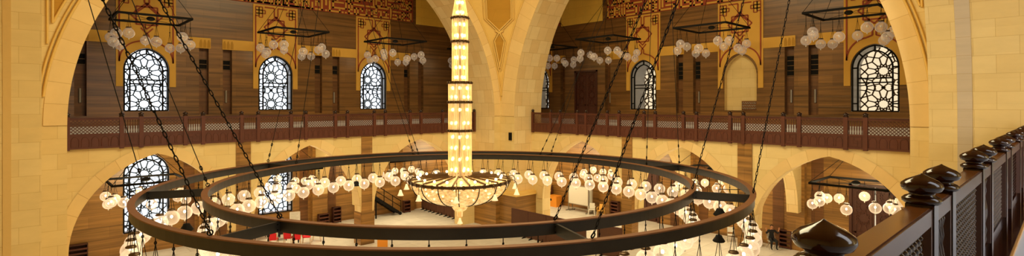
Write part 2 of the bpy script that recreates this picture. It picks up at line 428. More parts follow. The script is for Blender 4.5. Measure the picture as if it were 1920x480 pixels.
mb = MB(); band(mb, along_v, CL, HL, RL, WL0, -1, V0, .03); band(mb, along_v, CL, HL, RL, WL1, 1, V0, .03); struct(mb, 'trim_3', 'stone2')
mb = MB(); band(mb, along_u, CR, HR, RR, WR0, -1, U0, .03); band(mb, along_u, CR, HR, RR, WR1, 1, U0, .03); struct(mb, 'trim_4', 'stone2')
mb = MB()
for fn, c, hw, R, w, sg, d in ((along_v, CL, HL, RL, WL0, -1, V0), (along_v, CL, HL, RL, WL1, 1, V0), (along_u, CR, HR, RR, WR0, -1, U0), (along_u, CR, HR, RR, WR1, 1, U0)):
    for off, rad in ((.05, .05), (.19, .045)):
        pts = circ_pts(c, hw, R, w + off, sg)
        pts = [p for p in pts if p[1] > 9.7]
        mb.tube([fn(p[0], d - .05, p[1]) for p in pts], rad, 5)
struct(mb, 'trim_5', 'moulding')

# pendentive of the far pier: a ruled surface between the two archivolts
def inv(c, hw, R, off, z):   # outer curve position at height z on the + side
    return c + hw - R + math.sqrt(max(0., (R + off) ** 2 - (z - ZS) ** 2))
def pend_pt(z, d, out=.0):
    """d: metres along the chord from its middle line (x=u-v diagonal), + to the right"""
    uL = min(inv(CL, HL, RL, WL1 + .1, z), U0 - .02); vR = min(inv(CR, HR, RR, WR1 + .1, z), V0 - .02)
    A = Vector((uL, V0 - .03)); B = Vector((U0 - .03, vR)); dv = (B - A)
    n = Vector((-.7071, -.7071)); mid = Vector((U0, V0))
    e = Vector((.7071, -.7071))
    t = ((mid + e * d) - A).dot(e) / max(dv.dot(e), 1e-6)
    p = A + dv * t + n * out
    return (p.x, p.y, z)
mb = MB(); zs_ = [9.7 + i * .35 for i in range(37)]
def pend_row(z):
    uL = min(inv(CL, HL, RL, WL1 + .1, z), U0 - .02); vR = min(inv(CR, HR, RR, WR1 + .1, z), V0 - .02)
    return [(uL + (U0 - .03 - uL) * t, V0 - .03 + (vR - V0 + .03) * t, z) for t in (0, .25, .5, .75, 1)]
mb.grid([pend_row(z) for z in zs_], smooth=False)
struct(mb, 'wall_far_pendentive', 'moulding')
def strip(zs, lo, hi, out):
    mb = MB()
    for za, zb in zip(zs[:-1], zs[1:]):
        mb.face([pend_pt(za, lo(za), out), pend_pt(za, hi(za), out), pend_pt(zb, hi(zb), out), pend_pt(zb, lo(zb), out)])
    return mb
def lerp(pts):
    def f(z):
        for (z0, a), (z1, b) in zip(pts[:-1], pts[1:]):
            if z <= z1: return a + (b - a) * (z - z0) / (z1 - z0)
        return pts[-1][1]
    return f
hexr = lerp([(14.65, .0), (15.4, .78), (21., .78)]); kiter = lerp([(12.35, .0), (13.85, .33), (14.3, 0.)])
mb = strip([14.65 + .15 * i for i in range(6)] + [15.9, 17, 18.5, 20], lambda z: -hexr(z), hexr, .05); struct(mb, 'trim_6', 'ochre')
mb = strip([12.35, 12.8, 13.3, 13.85, 14.1, 14.3], lambda z: -kiter(z), kiter, .05); struct(mb, 'trim_7', 'ochre')
mb = MB()
for sg in (-1, 1):
    for off, rd in ((.06, .05), (.26, .045)):
        mb.tube([pend_pt(z, sg * (hexr(z) + off * (1 if z > 15.3 else .8)), .07) for z in [14.5 - off * .3, 15.4, 17, 18.5, 20]], rd, 5)
        mb.tube([pend_pt(z, sg * (kiter(z) + off * .7), .07) for z in [12.1 - off, 13.9, 14.42]], rd, 5)
    mb.tube([pend_pt(14.42, 0, .07), pend_pt(14.6, sg * .3, .07)], .05, 5)
struct(mb, 'trim_8', 'moulding')
# flat spandrel panels of the two side piers
def spandrel(fn, c, hw, R, w, a_edge, d, name):
    P = [p for p in circ_pts(c, hw, R, w + .42, -1, 60) if p[0] > a_edge + .02]
    mb = MB()
    for p, q in zip(P[:-1], P[1:]):
        mb.face([fn(a_edge, d - .02, p[1]), fn(p[0], d - .02, p[1]), fn(q[0], d - .02, q[1]), fn(a_edge, d - .02, q[1])])
    struct(mb, name, 'ochre')
    if not P: return
    mb = MB(); mb.tube([fn(a_edge, d - .04, P[0][1] - .05), fn(a_edge, d - .04, P[-1][1])], .05, 5)
    mb.tube([fn(a_edge - .16, d - .04, P[0][1] - .9), fn(a_edge - .16, d - .04, P[-1][1])], .045, 5)
    mb.tube([fn(p[0], d - .04, p[1]) for p in P], .05, 5)
    struct(mb, name[:-1] + str(int(name[-1]) + 1) if name[-1] != '9' else 'trim_10', 'moulding')
spandrel(along_v, CL, HL, RL, WL0, 1.0, V0, 'trim_9')
spandrel(along_u, CR, HR, RR, WR0, 3.93, U0, 'trim_11')
# far pier plinth
mb = MB(); mb.box(CL + HL - .08, V0 - .25, FL, U0 + .3, V1 + .05, 3.05); mb.box(U0 - .25, CR + HR - .45, FL, U1 + .4, V0 + .3, 3.05); struct(mb, 'trim_13', 'trav')
mb = MB()
for z0, z1, e in ((3.05, 3.15, .08), (3.15, 3.3, .0)):
    mb.box(CL + HL - .1 - e, V0 - .28 - e, z0, U0 + .3, V1 + .07, z1); mb.box(U0 - .28 - e, CR + HR - .48 - e, z0, U1 + .45, V0 + .3, z1)
struct(mb, 'trim_14', 'moulding')

# arcades under the balustrades
SP = 2.75
LA = [(4.9, 3.3), (12.4, 3.15), (19.95, 3.5)]; RA = [(7.57, 3.5), (15.0, 3.3), (22.2, 3.4)]
def arcade(name, fn, arr, a0, a1, d0, apex=7.08):
    ops = [Op(c, hw, FL, pointed(c, hw, SP, apex), 36) for c, hw in arr]
    mb = MB(); arch_wall(mb, fn, a0, a1, FL, 7.5, ops, d0, d0 + .8); struct(mb, name, ['stone', 'soffit'])
arcade('wall_left_arcade', along_v, LA, CL - HL, CL + HL, VF + .05)
arcade('wall_right_arcade', along_u, RA, CR - HR, CR + HR, UF + .05)
def arch_rings(name, fn, arr, d):
    mb = MB()
    for c, hw in arr:
        r = 7.08 - SP; R = (hw * hw + r * r) / (2 * hw)
        for sg in (-1, 1):
            cc = c + sg * (hw - R); tm = math.acos(max(-1, min(1, (R - hw) / R)))
            tm2 = math.acos(max(-1, min(1, (R - hw) / (R + .5))))
            n = 14; w = .5
            A = [(cc + sg * R * math.cos(tm * i / n), SP + R * math.sin(tm * i / n)) for i in range(n + 1)]
            B = [(cc + sg * (R + w) * math.cos(tm2 * i / n), min(7.5, SP + (R + w) * math.sin(tm2 * i / n))) for i in range(n + 1)]
            for i in range(n):
                q = [A[i], B[i], B[i + 1], A[i + 1]]; s0, s1 = R * tm * i / n, R * tm * (i + 1) / n
                mb.face([fn(p[0], d, p[1]) for p in q], uv=[(s0, .1), (s0, .6), (s1, .6), (s1, .1)])
    struct(mb, name, 'stone2')
arch_rings('trim_15', along_v, LA, VF + .02); arch_rings('trim_16', along_u, RA, UF + .02)
# travertine column faces and piers below the springing
k = 1
for fn, d, cs, arr in ((along_v, VF, (8.77, 15.95), LA), (along_u, UF, (11.39, 18.5), RA)):
    for i, c in enumerate(cs):
        mb = MB(); p = fn(c - .36, d - .02, FL); q = fn(c + .36, d + .3, 7.48); mb.box(*p, *q)
        a, b = arr[i][0] + arr[i][1] - .02, arr[i + 1][0] - arr[i + 1][1] + .02
        p = fn(a, d + .0, FL); q = fn(b, d + .9, SP - .05); mb.box(*p, *q)
        struct(mb, 'column_%d' % k, 'trav'); k += 1
# cross arches that tie each column to the window wall
k = 17
for fn, d, cs, w, corb in ((along_u, VF, (8.77, 15.95), VB, 0), (along_v, UF, (11.39, 18.5), UB, 0)):
    for c in cs:
        m_ = (d + .8 + w - .35) / 2; hw = (w - .35 - d - .8) / 2 - .55
        mb = MB(); arch_wall(mb, fn, d + .8, w - .3, 3.0, 7.45, [Op(m_, hw, 3.0, pointed(m_, hw, 3.05, 6.9), 24)], c - .32, c + .32)
        struct(mb, 'trim_%d' % k, ['stone', 'soffit']); k += 1

# stone surrounds of the upper windows, with their red line inlay
def surround(name, fn, c, d, hw_open, opening=True):
    mb = MB(); zb = 10.5
    arch_wall(mb, fn, c - 1.48, c + 1.48, zb, 16.22, [Op(c, 1.13 + .02, zb, pointed(c, 1.15, 11.5, 12.81), 24)], d - .06, d + .03)
    o = struct(mb, name, ['sand', 'sand'])
    r = MB(); e = d - .075; w = .075
    def ln(*pts):
        for (x0, z0), (x1, z1) in zip(pts[:-1], pts[1:]):
            r.bar(fn(c + x0, e, z0), fn(c + x1, e, z1), w, .05, up=Vector(fn(0, 1, 0)))
    T = 16.22
    for s in (-1, 1):
        ln((s * 1.33, T - .75), (s * 1.33, 11.95))
        ln((s * .12, T - .17), (s * .75, T - .17)); ln((s * .12, T - .17), (s * .12, T - .72), (-s * .12, T - 1.0), (-s * .5, T - 1.35))
        # corner knot
        x0 = s * 1.33
        for (ax, az, bx, bz) in ((0, 0, .22, .22), (0, .22, .44, .44), (.22, .22, .62, .44), (.22, 0, .44, .44), (.22, .44, .44, .7), (0, .44, .22, .62)):
            X0, X1 = x0 - s * ax, x0 - s * bx; Z0, Z1 = T - .17 - az, T - .17 - bz
            w = .05; ln((X0, Z0), (X1, Z0), (X1, Z1), (X0, Z1), (X0, Z0)); w = .075
        # arc over the window head
        P = []
        for i in range(13):
            t = i / 12 * 1.35; P.append((s * (1.33 - .0) * math.cos(t) ** .8, 11.95 + 1.25 * math.sin(t)))
        P.append((s * .09, 13.28)); P.append((s * .09, 13.55)); P.append((-s * .3, 13.98))
        ln(*P)
    zc = T - 1.52
    ln((0, zc + .78), (.78, zc), (0, zc - .78), (-.78, zc), (0, zc + .78)); ln((.53, zc + .53), (.53, zc - .53), (-.53, zc - .53), (-.53, zc + .53), (.53, zc + .53))
    q = r.build('red_inlay', 'red', o)
    return o
n = 30
for c in LW: surround('trim_%d' % n, along_v, c, VB, 1.13); n += 1
for c in RW + [33.0]: surround('trim_%d' % n, along_u, c, UB, 1.13); n += 1
# narrow sand course between surrounds, with small scalloped ends
def course(name, fn, spans, d):
    mb = MB(); dk = MB()
    for a0, a1, e in spans:
        p = fn(a0, d - .05, 13.0); q = fn(a1, d + .02, 13.66); mb.box(*p, *q)
        for i in range(3):
            a = (a1 - .12 - i * .22) if e > 0 else (a0 + .12 + i * .22)
            P = [fn(a - .09, d - .06, 13.04), fn(a + .09, d - .06, 13.04), fn(a + .09, d - .06, 13.35), fn(a + .03, d - .06, 13.56), fn(a - .05, d - .06, 13.5), fn(a - .09, d - .06, 13.3)]
            dk.face(P)
    o = struct(mb, name, 'sand'); dk.build('scallop', 'ochre', o)
course('trim_40', along_v, [(7.04, 8.95, 1), (9.62, 11.49, -1), (14.45, 16.3, 1), (17.0, 18.92, -1), (21.88, 23.75, 1), (0, 1.5, 1), (2.2, 4.08, -1)], VB)
course('trim_41', along_u, [(8.93, 10.85, 1), (11.5, 13.39, -1), (16.35, 18.25, 1), (18.85, 20.74, -1), (23.7, 25.6, 1), (4.1, 5.97, -1), (30.0, 31.5, -1)], UB)
# ochre stone wall heads beside the inscriptions
mb = MB(); mb.box(24.32, VB - .08, 16.15, UB, VB + .02, ZT - .2); struct(mb, 'trim_42', 'ochre_wall_lit')
mb = MB(); mb.box(UB - .08, 26.0, 16.2, UB + .02, 30.4, ZT - .2); struct(mb, 'trim_43', 'ochre_wall_lit')
mb = MB(); mb.box(CL - HL, V1 + .4, 17.6, CL + HL, V1 + .6, ZT); 

# windows: iron frame in the wall face, star-pattern screen on the outer face
def star_screen(fn, c, z0, z1, hw, d, w, rz, rs=.95):
    mb = MB(); up = Vector(fn(0, 1, 0)); zc = 0
    def ln(a, b):
        (x0, q0), (x1, q1) = a, b
        # clip to rectangle
        n_ = 8
        for i in range(n_):
            ax, az = x0 + (x1 - x0) * i / n_, q0 + (q1 - q0) * i / n_; bx, bz = x0 + (x1 - x0) * (i + 1) / n_, q0 + (q1 - q0) * (i + 1) / n_
            mx_, mz_ = (ax + bx) / 2, (az + bz) / 2
            if any(o != zc and math.hypot(mx_, mz_ - o) < .965 * rs for o in rz) and math.hypot(mx_, mz_ - zc) > .97 * rs: continue
            if abs((ax + bx) / 2) <= hw and z0 <= (az + bz) / 2 <= z1: mb.bar(fn(c + ax, d, az), fn(c + bx, d, bz), w, .08, up=up)
    for zc in rz:
        P = lambda r, k: (r * math.sin(k * PI / 12), zc + r * math.cos(k * PI / 12))
        S_ = rs
        for k in range(0, 24, 2):
            ln(P(.24 * S_, k + 1), P(.33 * S_, k)); ln(P(.33 * S_, k), P(.24 * S_, k - 1))
            ln(P(.33 * S_, k), P(.46 * S_, k + 1)); ln(P(.33 * S_, k), P(.46 * S_, k - 1))
            ln(P(.46 * S_, k + 1), P(.82 * S_, k + 1))
            ln(P(.82 * S_, k + 1), P(.97 * S_, k)); ln(P(.97 * S_, k), P(.82 * S_, k - 1))
            ln(P(.97 * S_, k), P(1.25 * S_, k + .8)); ln(P(.97 * S_, k), P(1.25 * S_, k - .8))
            ln(P(1.25 * S_, k + .8), P(1.5 * S_, k + .4)); ln(P(1.25 * S_, k - .8), P(1.5 * S_, k - .4)); ln(P(1.25 * S_, k + .8), P(1.25 * S_, k + 1.2)); ln(P(1.5 * S_, k + .4), P(2.1 * S_, k + .3)); ln(P(1.5 * S_, k - .4), P(2.1 * S_, k - .3)); ln(P(1.5 * S_, k - .4), P(1.5 * S_, k + .4))
    return mb
def win_frame(fn, c, hw, z0, zs, apex, d, w, bars, inner=.72):
    mb = MB(); up = Vector(fn(0, 1, 0))
    def arc(h, ap, zz):
        t = pointed(c, h, zz, ap); return [(c - h * math.cos(PI * i / 24), t(c - h * math.cos(PI * i / 24))) for i in range(25)]
    def poly(P):
        for a, b in zip(P[:-1], P[1:]): mb.bar(fn(a[0], d, a[1]), fn(b[0], d, b[1]), w, .1, up=up)
    h = hw - .05
    O = arc(h, apex - .05, zs); poly([(c - h, z0)] + O + [(c + h, z0), (c - h, z0)])
    hi = hw * inner; zi = zs - .02; I = arc(hi, apex - (hw - hi) * 1.05, zi); poly([(c - hi, z0)] + I + [(c + hi, z0)])
    for t in bars:
        poly([(c - hi, t), (c + hi, t)])
    for s in (-1, 1):
        for zz in (z0 + .42, zs): poly([(c + s * h, zz), (c + s * hi, zz)])
        a = O[12 + s * 6]; b = I[12 + s * 6]; poly([a, b])
    poly([O[12], I[12]])
    return mb
def window(n, fn, c, hw, z0, zs, apex, d, side, label):
    w = thing('window_%d' % n, label, None, fn(c, d, z0), kind='structure')
    scr = star_screen(fn, c, z0 - .1, apex + .1, hw + (.4 if side == 'l' else .75), d + (.93 if side == 'l' else 2.0), .06 if side == 'l' else .062, (zs - .12, z0 + .42) if apex > 8 else (zs - .1, z0 + 1.0))
    scr.build('star_screen', 'screen_l' if side == 'l' else 'screen_r', w, world=True)
    b = (z0 + 1.62, z0 + 1.86) if apex > 8 else (z0 + 2.2, z0 + 2.45)
    win_frame(fn, c, hw, z0 + .03, zs, apex, d + .08, .075, b).build('frame', 'black', w, world=True)
n = 1
for i, c in enumerate(LW):
    window(n, along_v, c, 1.13, 9.04, 11.5, 12.78, VB, 'l', ['bright arched star-screen window above left gallery, nearest the left pier', 'bright arched star-screen window in the middle of the left gallery', 'bright arched star-screen window of the left gallery, nearest the crystal column'][i]); n += 1
window(n, along_u, RW[2], 1.13, 9.04, 11.5, 12.78, UB, 'r', 'arched right gallery window showing mostly its pale side reveal'); n += 1
window(n, along_u, RW[0], 1.13, 9.04, 11.5, 12.78, UB, 'r', 'arched right gallery window with cream and brown star screen beside right pier'); n += 1
window(n, along_u, 33.0, 1.13, 9.04, 11.5, 12.78, UB, 'r', 'dark narrow sliver of arched window beyond the far pier'); n += 1
window(n, along_v, LW[0], 1.15, 1.9, 5.3, 6.5, VB, 'l', 'tall bright star-screen window under the left gallery, behind the left ring end'); n += 1
window(n, along_v, LW[1], 1.15, 1.9, 5.3, 6.5, VB, 'l', 'tall bright star-screen window under the left gallery, behind the glass globes'); n += 1

# pale marble skirting of the galleries
mb = MB(); mb.box(-7, VB - .06, ZB, UB, VB + .01, 8.2); struct(mb, 'baseboard_left', 'marble')
mb = MB()
for a, b in ((-7, 26.5), (28.95, VB)): mb.box(UB - .06, a, ZB, UB + .01, b, 8.2)
struct(mb, 'baseboard_right', 'marble')
# doors and dark openings of the window walls
def leaf_door(n, fn, c, hw, z0, z1, d, label, gap=0.0, lattice=True, panes=2):
    t = thing('door_%d' % n, label, None, fn(c, d, z0), kind='structure')
    mb = MB(); w = .14
    for s in (-1, 1):
        p = fn(c + s * hw, d - .06, z0); q = fn(c + s * (hw - w), d + .25, z1); mb.box(*p, *q)
    p = fn(c - hw, d - .06, z1 - w); q = fn(c + hw, d + .25, z1); mb.box(*p, *q)
    mb.build('frame', 'wood', t, world=True)
    for s in (-1, 1):
        a, b = c + s * gap, c + s * (hw - w); lf = MB()
        p = fn(a, d + .12, z0); q = fn(b, d + .2, z1 - w); lf.box(*p, *q)
        lo, hi = min(a, b) + .1, max(a, b) - .1
        for zz in (z0 + .15, z0 + (z1 - z0) * .35, z1 - w - .12):
            p = fn(lo, d + .07, zz); q = fn(hi, d + .13, zz + .1); lf.box(*p, *q)
        for x in (lo, hi - .1):
            p = fn(x, d + .07, z0 + .15); q = fn(x + .1, d + .13, z1 - w - .1); lf.box(*p, *q)
        l = lf.build('leaf', 'rack', t, world=True)
        if lattice:
            st = star_screen(fn, (lo + hi) / 2, z0 + (z1 - z0) * .38, z1 - w - .12, (hi - lo) / 2, d + .1, .04, (z0 + (z1 - z0) * .55, z0 + (z1 - z0) * .85))
            st.build('star_lattice', 'wood2', l, world=False).location = -Vector(t.location) - Vector(l.location)
            for ch in l.children: ch.location = (0, 0, 0)
    return t
leaf_door(1, along_u, 7.45, 1.22, FL, 5.0, UB, 'tall dark lattice double door with bright gap, under the right gallery', gap=.035)
leaf_door(2, along_u, 22.2, 1.35, FL, 5.0, UB, 'tall plain dark double door under the right gallery, behind globes', lattice=False)
leaf_door(3, along_u, 27.73, 1.2, ZB, 12.25, UB, 'tall dark double door on the right gallery beside the far pier', lattice=True)
# open doorway with black frame above the metal steps
t = thing('door_4', 'bright doorway with black frame at the top of the metal steps', None, (19.75, VB, 2.3), kind='structure')
mb = MB()
for s in (-1, 1): mb.box(19.75 + s * .75, VB - .05, 2.3, 19.75 + s * .66, VB + .1, 5.0)
mb.box(19.0, VB - .05, 4.9, 20.5, VB + .1, 5.0); mb.box(19.0, VB - .04, 3.55, 20.5, VB + .06, 3.62)
mb.build('frame', 'black', t, world=True)

# vents
def vent(fn, c, z0, z1, d, label, group):
    t = thing('air_vent', label, 'vent', fn(c, d, z0), group=group)
    mb = MB(); p = fn(c - .26, d - .03, z0); q = fn(c + .26, d + .02, z1); mb.box(*p, *q); mb.build('grille', 'black', t, world=True)
    mb = MB(); k = max(2, int((z1 - z0) / .3))
    for i in range(k + 1):
        z = z0 + (z1 - z0) * i / k; p = fn(c - .26, d - .05, z - .02); q = fn(c + .26, d - .03, z + .02); mb.box(*p, *q)
    for s in (-1, 1):
        p = fn(c + s * .26, d - .05, z0); q = fn(c + s * .23, d - .03, z1); mb.box(*p, *q)
    mb.build('frame', 'bronze', t, world=True)
for c, L in zip((2.5, 8.57, 9.93, 15.98, 17.32, 23.45), ('cut off by the left pier', 'right of the leftmost gallery window', 'left of the middle gallery window', 'right of the middle gallery window', 'left of the window nearest the crystal column', 'right of the window nearest the crystal column')):
    vent(along_v, c, 11.7, 12.32, VB + .35, 'small dark vent grille in wall slot, ' + L, None)
for c, L in zip((10.52, 11.86, 17.9, 19.21), ('left of the cream star-screen window', 'second left of the cream star-screen window', 'left of the blind arch', 'right of the half-open looking gallery window')):
    vent(along_u, c, 11.22, 12.45, UB + .35, 'tall dark vent grille in right gallery slot, ' + L, None)
# slim wall uplights in the slots and little boxes at their feet
for fn, cs, d, side in ((along_v, (2.5, 9.93, 17.32), VB + .33, 'left'), (along_u, (10.52, 11.86, 17.9, 25.5), UB + .33, 'right')):
    for c in cs:
        mb = MB(); mb.tube([fn(c, d, 9.55), fn(c, d, 10.35)], .07, 8)
        o = mb.build('wall_light', 'grey')
        near = {2.5: 'beside the left pier', 9.93: 'beside the middle window', 17.32: 'beside the window nearest the crystal column', 10.52: 'beside the cream star-screen window', 11.86: 'second from the cream star-screen window', 17.9: 'left of the blind arch', 25.5: 'beside the dark gallery door'}[c]
        tag(o, 'slim grey tube light in a %s gallery slot, %s' % (side, near), 'light')
# carved plaque standing in the blind arch
t = thing('carved_plaque', 'small dark carved plaque standing in the blind arch niche', 'plaque', (UB + .2, 14.36, 9.045))
mb = MB(); mb.box(-.05, -.48, 0, .05, .48, .62); mb.build('board', 'trav2', t)
mb = MB()
for r in range(3):
    P = [(-.06, -.45 + .9 * i / 24, .14 + r * .17 + .05 * math.sin(i * 1.7 + r)) for i in range(25)]; mb.tube(P, .02, 5)
mb.build('relief', 'grey', t)
# switch plate on the far pier
mb = MB(); p = pend_pt(9.9, .9, .0); mb.box(U0 - .05, CR + HR + .25, 6.9, U0 + .01, CR + HR + .55, 7.45)
tag(mb.build('control_plate', 'black'), 'small black square plate on the far pier right of the crystal column', 'plate')

# square lettering bands
CELL = .141
def lettering(name, fn, d, a_right, sgn, strokes, x0, cellpx, slope, ybot0, hpx, label, xspan):
    """strokes: (x0,x1,r0,r1) in reading-sheet units; rows counted from the bottom"""
    t = thing(name, label, 'inscription', fn(a_right, d, 16.3))
    mb = MB(); lo, hi = xspan; p = fn(lo, d - .05, 16.27); q = fn(hi, d - .002, 16.27 + 13.4 * CELL); mb.box(*p, *q); mb.build('red_ground', 'red', t, world=True)
    mb = MB()
    for xa, xb, r0, r1 in strokes:
        a = a_right + sgn * (x0 - xb) / cellpx * CELL; b = a_right + sgn * (x0 - xa) / cellpx * CELL
        p = fn(a, d - .075, 16.31 + r0 * CELL + .012); q = fn(b, d - .04, 16.31 + (r1 + 1) * CELL - .012); mb.box(*p, *q)
    # pale frame lines
    for z in (16.27 + 13.3 * CELL,):
        p = fn(lo, d - .075, z); q = fn(hi, d - .04, z + .05); mb.box(*p, *q)
    mb.build('lettering', 'sand', t, world=True)
def boxo(xa, xb, r0, r1, w=34):
    return [(xa, xa + w, r0, r1), (xb - w, xb, r0, r1), (xa, xb, r1, r1), (xa, xb, r0, r0)]
S = [(15, 50, 3, 5), (15, 50, 0, 0), (82, 116, 0, 5), (70, 300, 0, 0), (270, 300, 0, 1), (145, 180, 2, 5), (145, 365, 5, 5), (145, 420, 2, 2), (390, 420, 2, 5),
     (328, 360, 0, 0), (390, 420, 0, 0), (450, 482, 0, 5), (450, 540, 5, 5), (508, 540, 3, 5), (450, 540, 2, 2), (450, 540, 0, 0), (550, 770, 5, 5)]
S += boxo(566, 656, 0, 3, 30) + [(680, 745, 3, 3), (715, 745, 2, 3), (680, 830, 0, 0), (798, 830, 0, 3), (855, 885, 3, 3), (855, 885, 0, 0), (910, 942, 0, 3), (910, 1005, 3, 3), (910, 1040, 0, 0), (960, 1040, 1.6, 1.9),
     (800, 1035, 5, 5), (1000, 1035, 2, 5), (1060, 1090, 3, 3), (1055, 1290, 5, 5), (1100, 1132, 0, 3), (1080, 1290, 0, 0), (1160, 1245, 3, 3), (1213, 1245, 1, 3), (1262, 1290, 2, 2), (1315, 1347, 0, 5), (1365, 1500, 4, 4),
     (1370, 1400, 2, 2), (1420, 1500, 2, 2), (1470, 1500, 0, 2), (1365, 1500, 0, 0), (1520, 1550, 4, 4), (1520, 1550, 0, 2), (1520, 1600, 0, 0), (1575, 1605, 0, 4), (1575, 1672, 4, 4), (1640, 1672, 2, 4), (1575, 1672, 2, 2),
     (1620, 1652, 0, 0), (1685, 1800, 0, 0), (1768, 1800, 0, 4), (1700, 1730, 2, 4), (1700, 1750, 2, 2), (1700, 1750, 4, 4)]
S += boxo(1725, 1800, 9, 11, 28) + boxo(1578, 1645, 10, 12, 26) + [(1625, 1652, 8, 10), (1560, 1700, 6, 6), (1672, 1700, 6, 8), (1575, 1605, 8, 8), (1680, 1705, 11, 11), (1560, 1800, 9, 9)] + boxo(1700, 1800, 6, 8, 28)
S += [(1525, 1550, 6, 8), (1213, 1500, 6, 6), (1213, 1243, 6, 12), (1340, 1368, 6, 8), (1400, 1425, 6, 8), (1440, 1465, 6, 8), (1478, 1502, 6, 8), (1270, 1370, 8, 8), (1270, 1550, 10, 10)] + boxo(1280, 1335, 11, 12, 22) + boxo(1480, 1550, 10, 12, 26)
S += [(1155, 1187, 9, 9), (1155, 1187, 7, 7), (1000, 1032, 6, 12), (1030, 1140, 9, 9), (1110, 1140, 6, 9), (1000, 1140, 6, 6), (1050, 1190, 11, 11), (1160, 1190, 11, 12), (948, 976, 6, 12), (710, 742, 8, 8)] + boxo(770, 922, 8, 10, 30) + [(770, 922, 11.5, 12)]
S += [(80, 690, 7, 7), (655, 690, 7, 10), (570, 645, 9, 9), (540, 570, 7, 12), (330, 365, 7, 10), (430, 460, 8, 11), (480, 520, 9, 9), (200, 300, 9, 9), (120, 155, 8, 11), (200, 232, 9, 12), (260, 520, 11, 11), (590, 690, 12, 12), (20, 55, 7, 12), (720, 750, 10, 12)]
# continuation to the left
def shift(L, dx): return [(a + dx, b + dx, c, d) for a, b, c, d in L]
E1 = [(-60, -28, 0, 5), (-170, -28, 0, 0), (-115, -85, 2, 4), (-170, -85, 4, 4), (-170, -140, 2, 3), (-230, -200, 0, 3), (-330, -200, 0, 0), (-290, -262, 0, 5), (-330, -300, 2, 5), (-330, -262, 5, 5), (-230, -200, 5, 5), (-400, -370, 0, 5), (-470, -370, 0, 0), (-470, -440, 0, 1), (-450, -420, 2, 5),
      (-520, -490, 0, 5), (-790, -490, 0, 0), (-600, -570, 2, 4), (-600, -500, 2, 2), (-680, -620, 2, 3), (-720, -690, 0, 4), (-790, -760, 0, 5), (-790, -690, 4, 4), (-850, -820, 0, 5), (-1000, -820, 0, 0), (-905, -878, 0, 3)] + boxo(-1000, -915, 0, 3, 28) + boxo(-1130, -1040, 0, 3, 28) + boxo(-1270, -1170, 0, 4, 28) + [(-1170, -1000, 5, 5), (-900, -620, 5, 5)]
S += E1 + shift(E1[:20], -1270) + [(a - 1290, b - 1290, c, d) for a, b, c, d in S[:30]] + [(a - 1290, b - 1290, c, d) for a, b, c, d in S[70:110]]
S = [q for q in S if q[0] > -2250]
lettering('inscription_band', along_v, VB, 23.86, -1, S, 1800, 34., 0, 0, 0, 'long band of square sand lettering on red, above the left gallery windows', (7.0, 24.0))
R_ = [(85, 113, 0, 5), (85, 245, 0, 0), (215, 245, 0, 5)] + boxo(135, 200, 2, 4, 24) + [(150, 200, 1.5, 1.8), (262, 290, 4, 5), (245, 335, 3.4, 4), (262, 290, 2, 2), (262, 290, 0, 0), (308, 335, 0, 3), (308, 430, 0, 0), (358, 384, 0, 4), (404, 430, 0, 4), (308, 335, 5.3, 5.8), (356, 382, 5.3, 5.8), (404, 430, 5.3, 5.8)]
R_ += boxo(450, 530, 3.6, 6, 27) + [(450, 600, 2, 2), (450, 650, 0, 0), (550, 740, 6, 6), (550, 580, 4, 6), (550, 660, 4, 4), (622, 652, 0, 4), (690, 720, 1.6, 3)] + boxo(770, 842, 1.6, 3.6, 26) + [(700, 890, 0, 0), (700, 730, 0, 3), (862, 892, 1.6, 7), (815, 842, 6.6, 7.2), (815, 842, 5, 5.5), (760, 892, 4.3, 4.3)]
R_ += boxo(920, 1000, 4.6, 7, 27) + [(920, 1000, 3, 3.3), (920, 950, 0, 3), (920, 1000, 1.6, 1.8), (920, 1000, 0, 0), (1030, 1058, 0, 9), (1030, 1292, 0, 0), (1078, 1106, 1.6, 9), (1140, 1292, 2, 2), (1264, 1292, 0, 2), (1140, 1292, 4, 4), (1140, 1168, 4, 9), (1190, 1292, 6, 6), (1264, 1292, 6, 9), (1325, 1352, 0, .6), (1325, 1352, 2, 9),
      (1380, 1408, 0, 9), (1380, 1555, 0, 0), (1525, 1555, 0, 2), (1440, 1555, 2, 2), (1440, 1468, 2, 9), (1500, 1528, 4, 9), (1580, 1608, 0, 9), (1580, 1725, 0, 0), (1697, 1725, 0, 9), (1635, 1725, 2, 2), (1635, 1700, 4, 4), (1635, 1660, 2, 9), (1780, 1960, 0, 0), (1780, 1808, 2, 2), (1930, 1960, 0, 5), (1840, 1960, 2, 2)]
R_ += boxo(200, 265, 7, 9, 26) + [(160, 265, 6.6, 7), (85, 130, 7, 7), (85, 113, 7, 12), (290, 318, 7, 12), (290, 360, 7, 7), (332, 360, 7, 12), (385, 420, 7, 12), (385, 520, 7.4, 7.8), (440, 720, 9, 9), (440, 470, 9, 12), (560, 590, 10, 12), (640, 740, 11, 11)]
R_ += [(a + 1900, b + 1900, c, d) for a, b, c, d in R_[:60]]
lettering('inscription_band', along_u, UB, 25.5, -1, [(85 - (q[1] - 85), 85 - (q[0] - 85), q[2], q[3]) for q in R_], 85, 28.6, 0, 0, 0, 'long band of square sand lettering on red, above the right gallery windows', (6.3, 25.55))
lettering('inscription_band', along_u, UB, 33.6, -1, [(85 - (q[1] - 85), 85 - (q[0] - 85), q[2], q[3]) for q in R_[:34]], 85, 28.6, 0, 0, 0, 'short piece of red and sand square lettering beside the far pier', (30.6, 33.8))

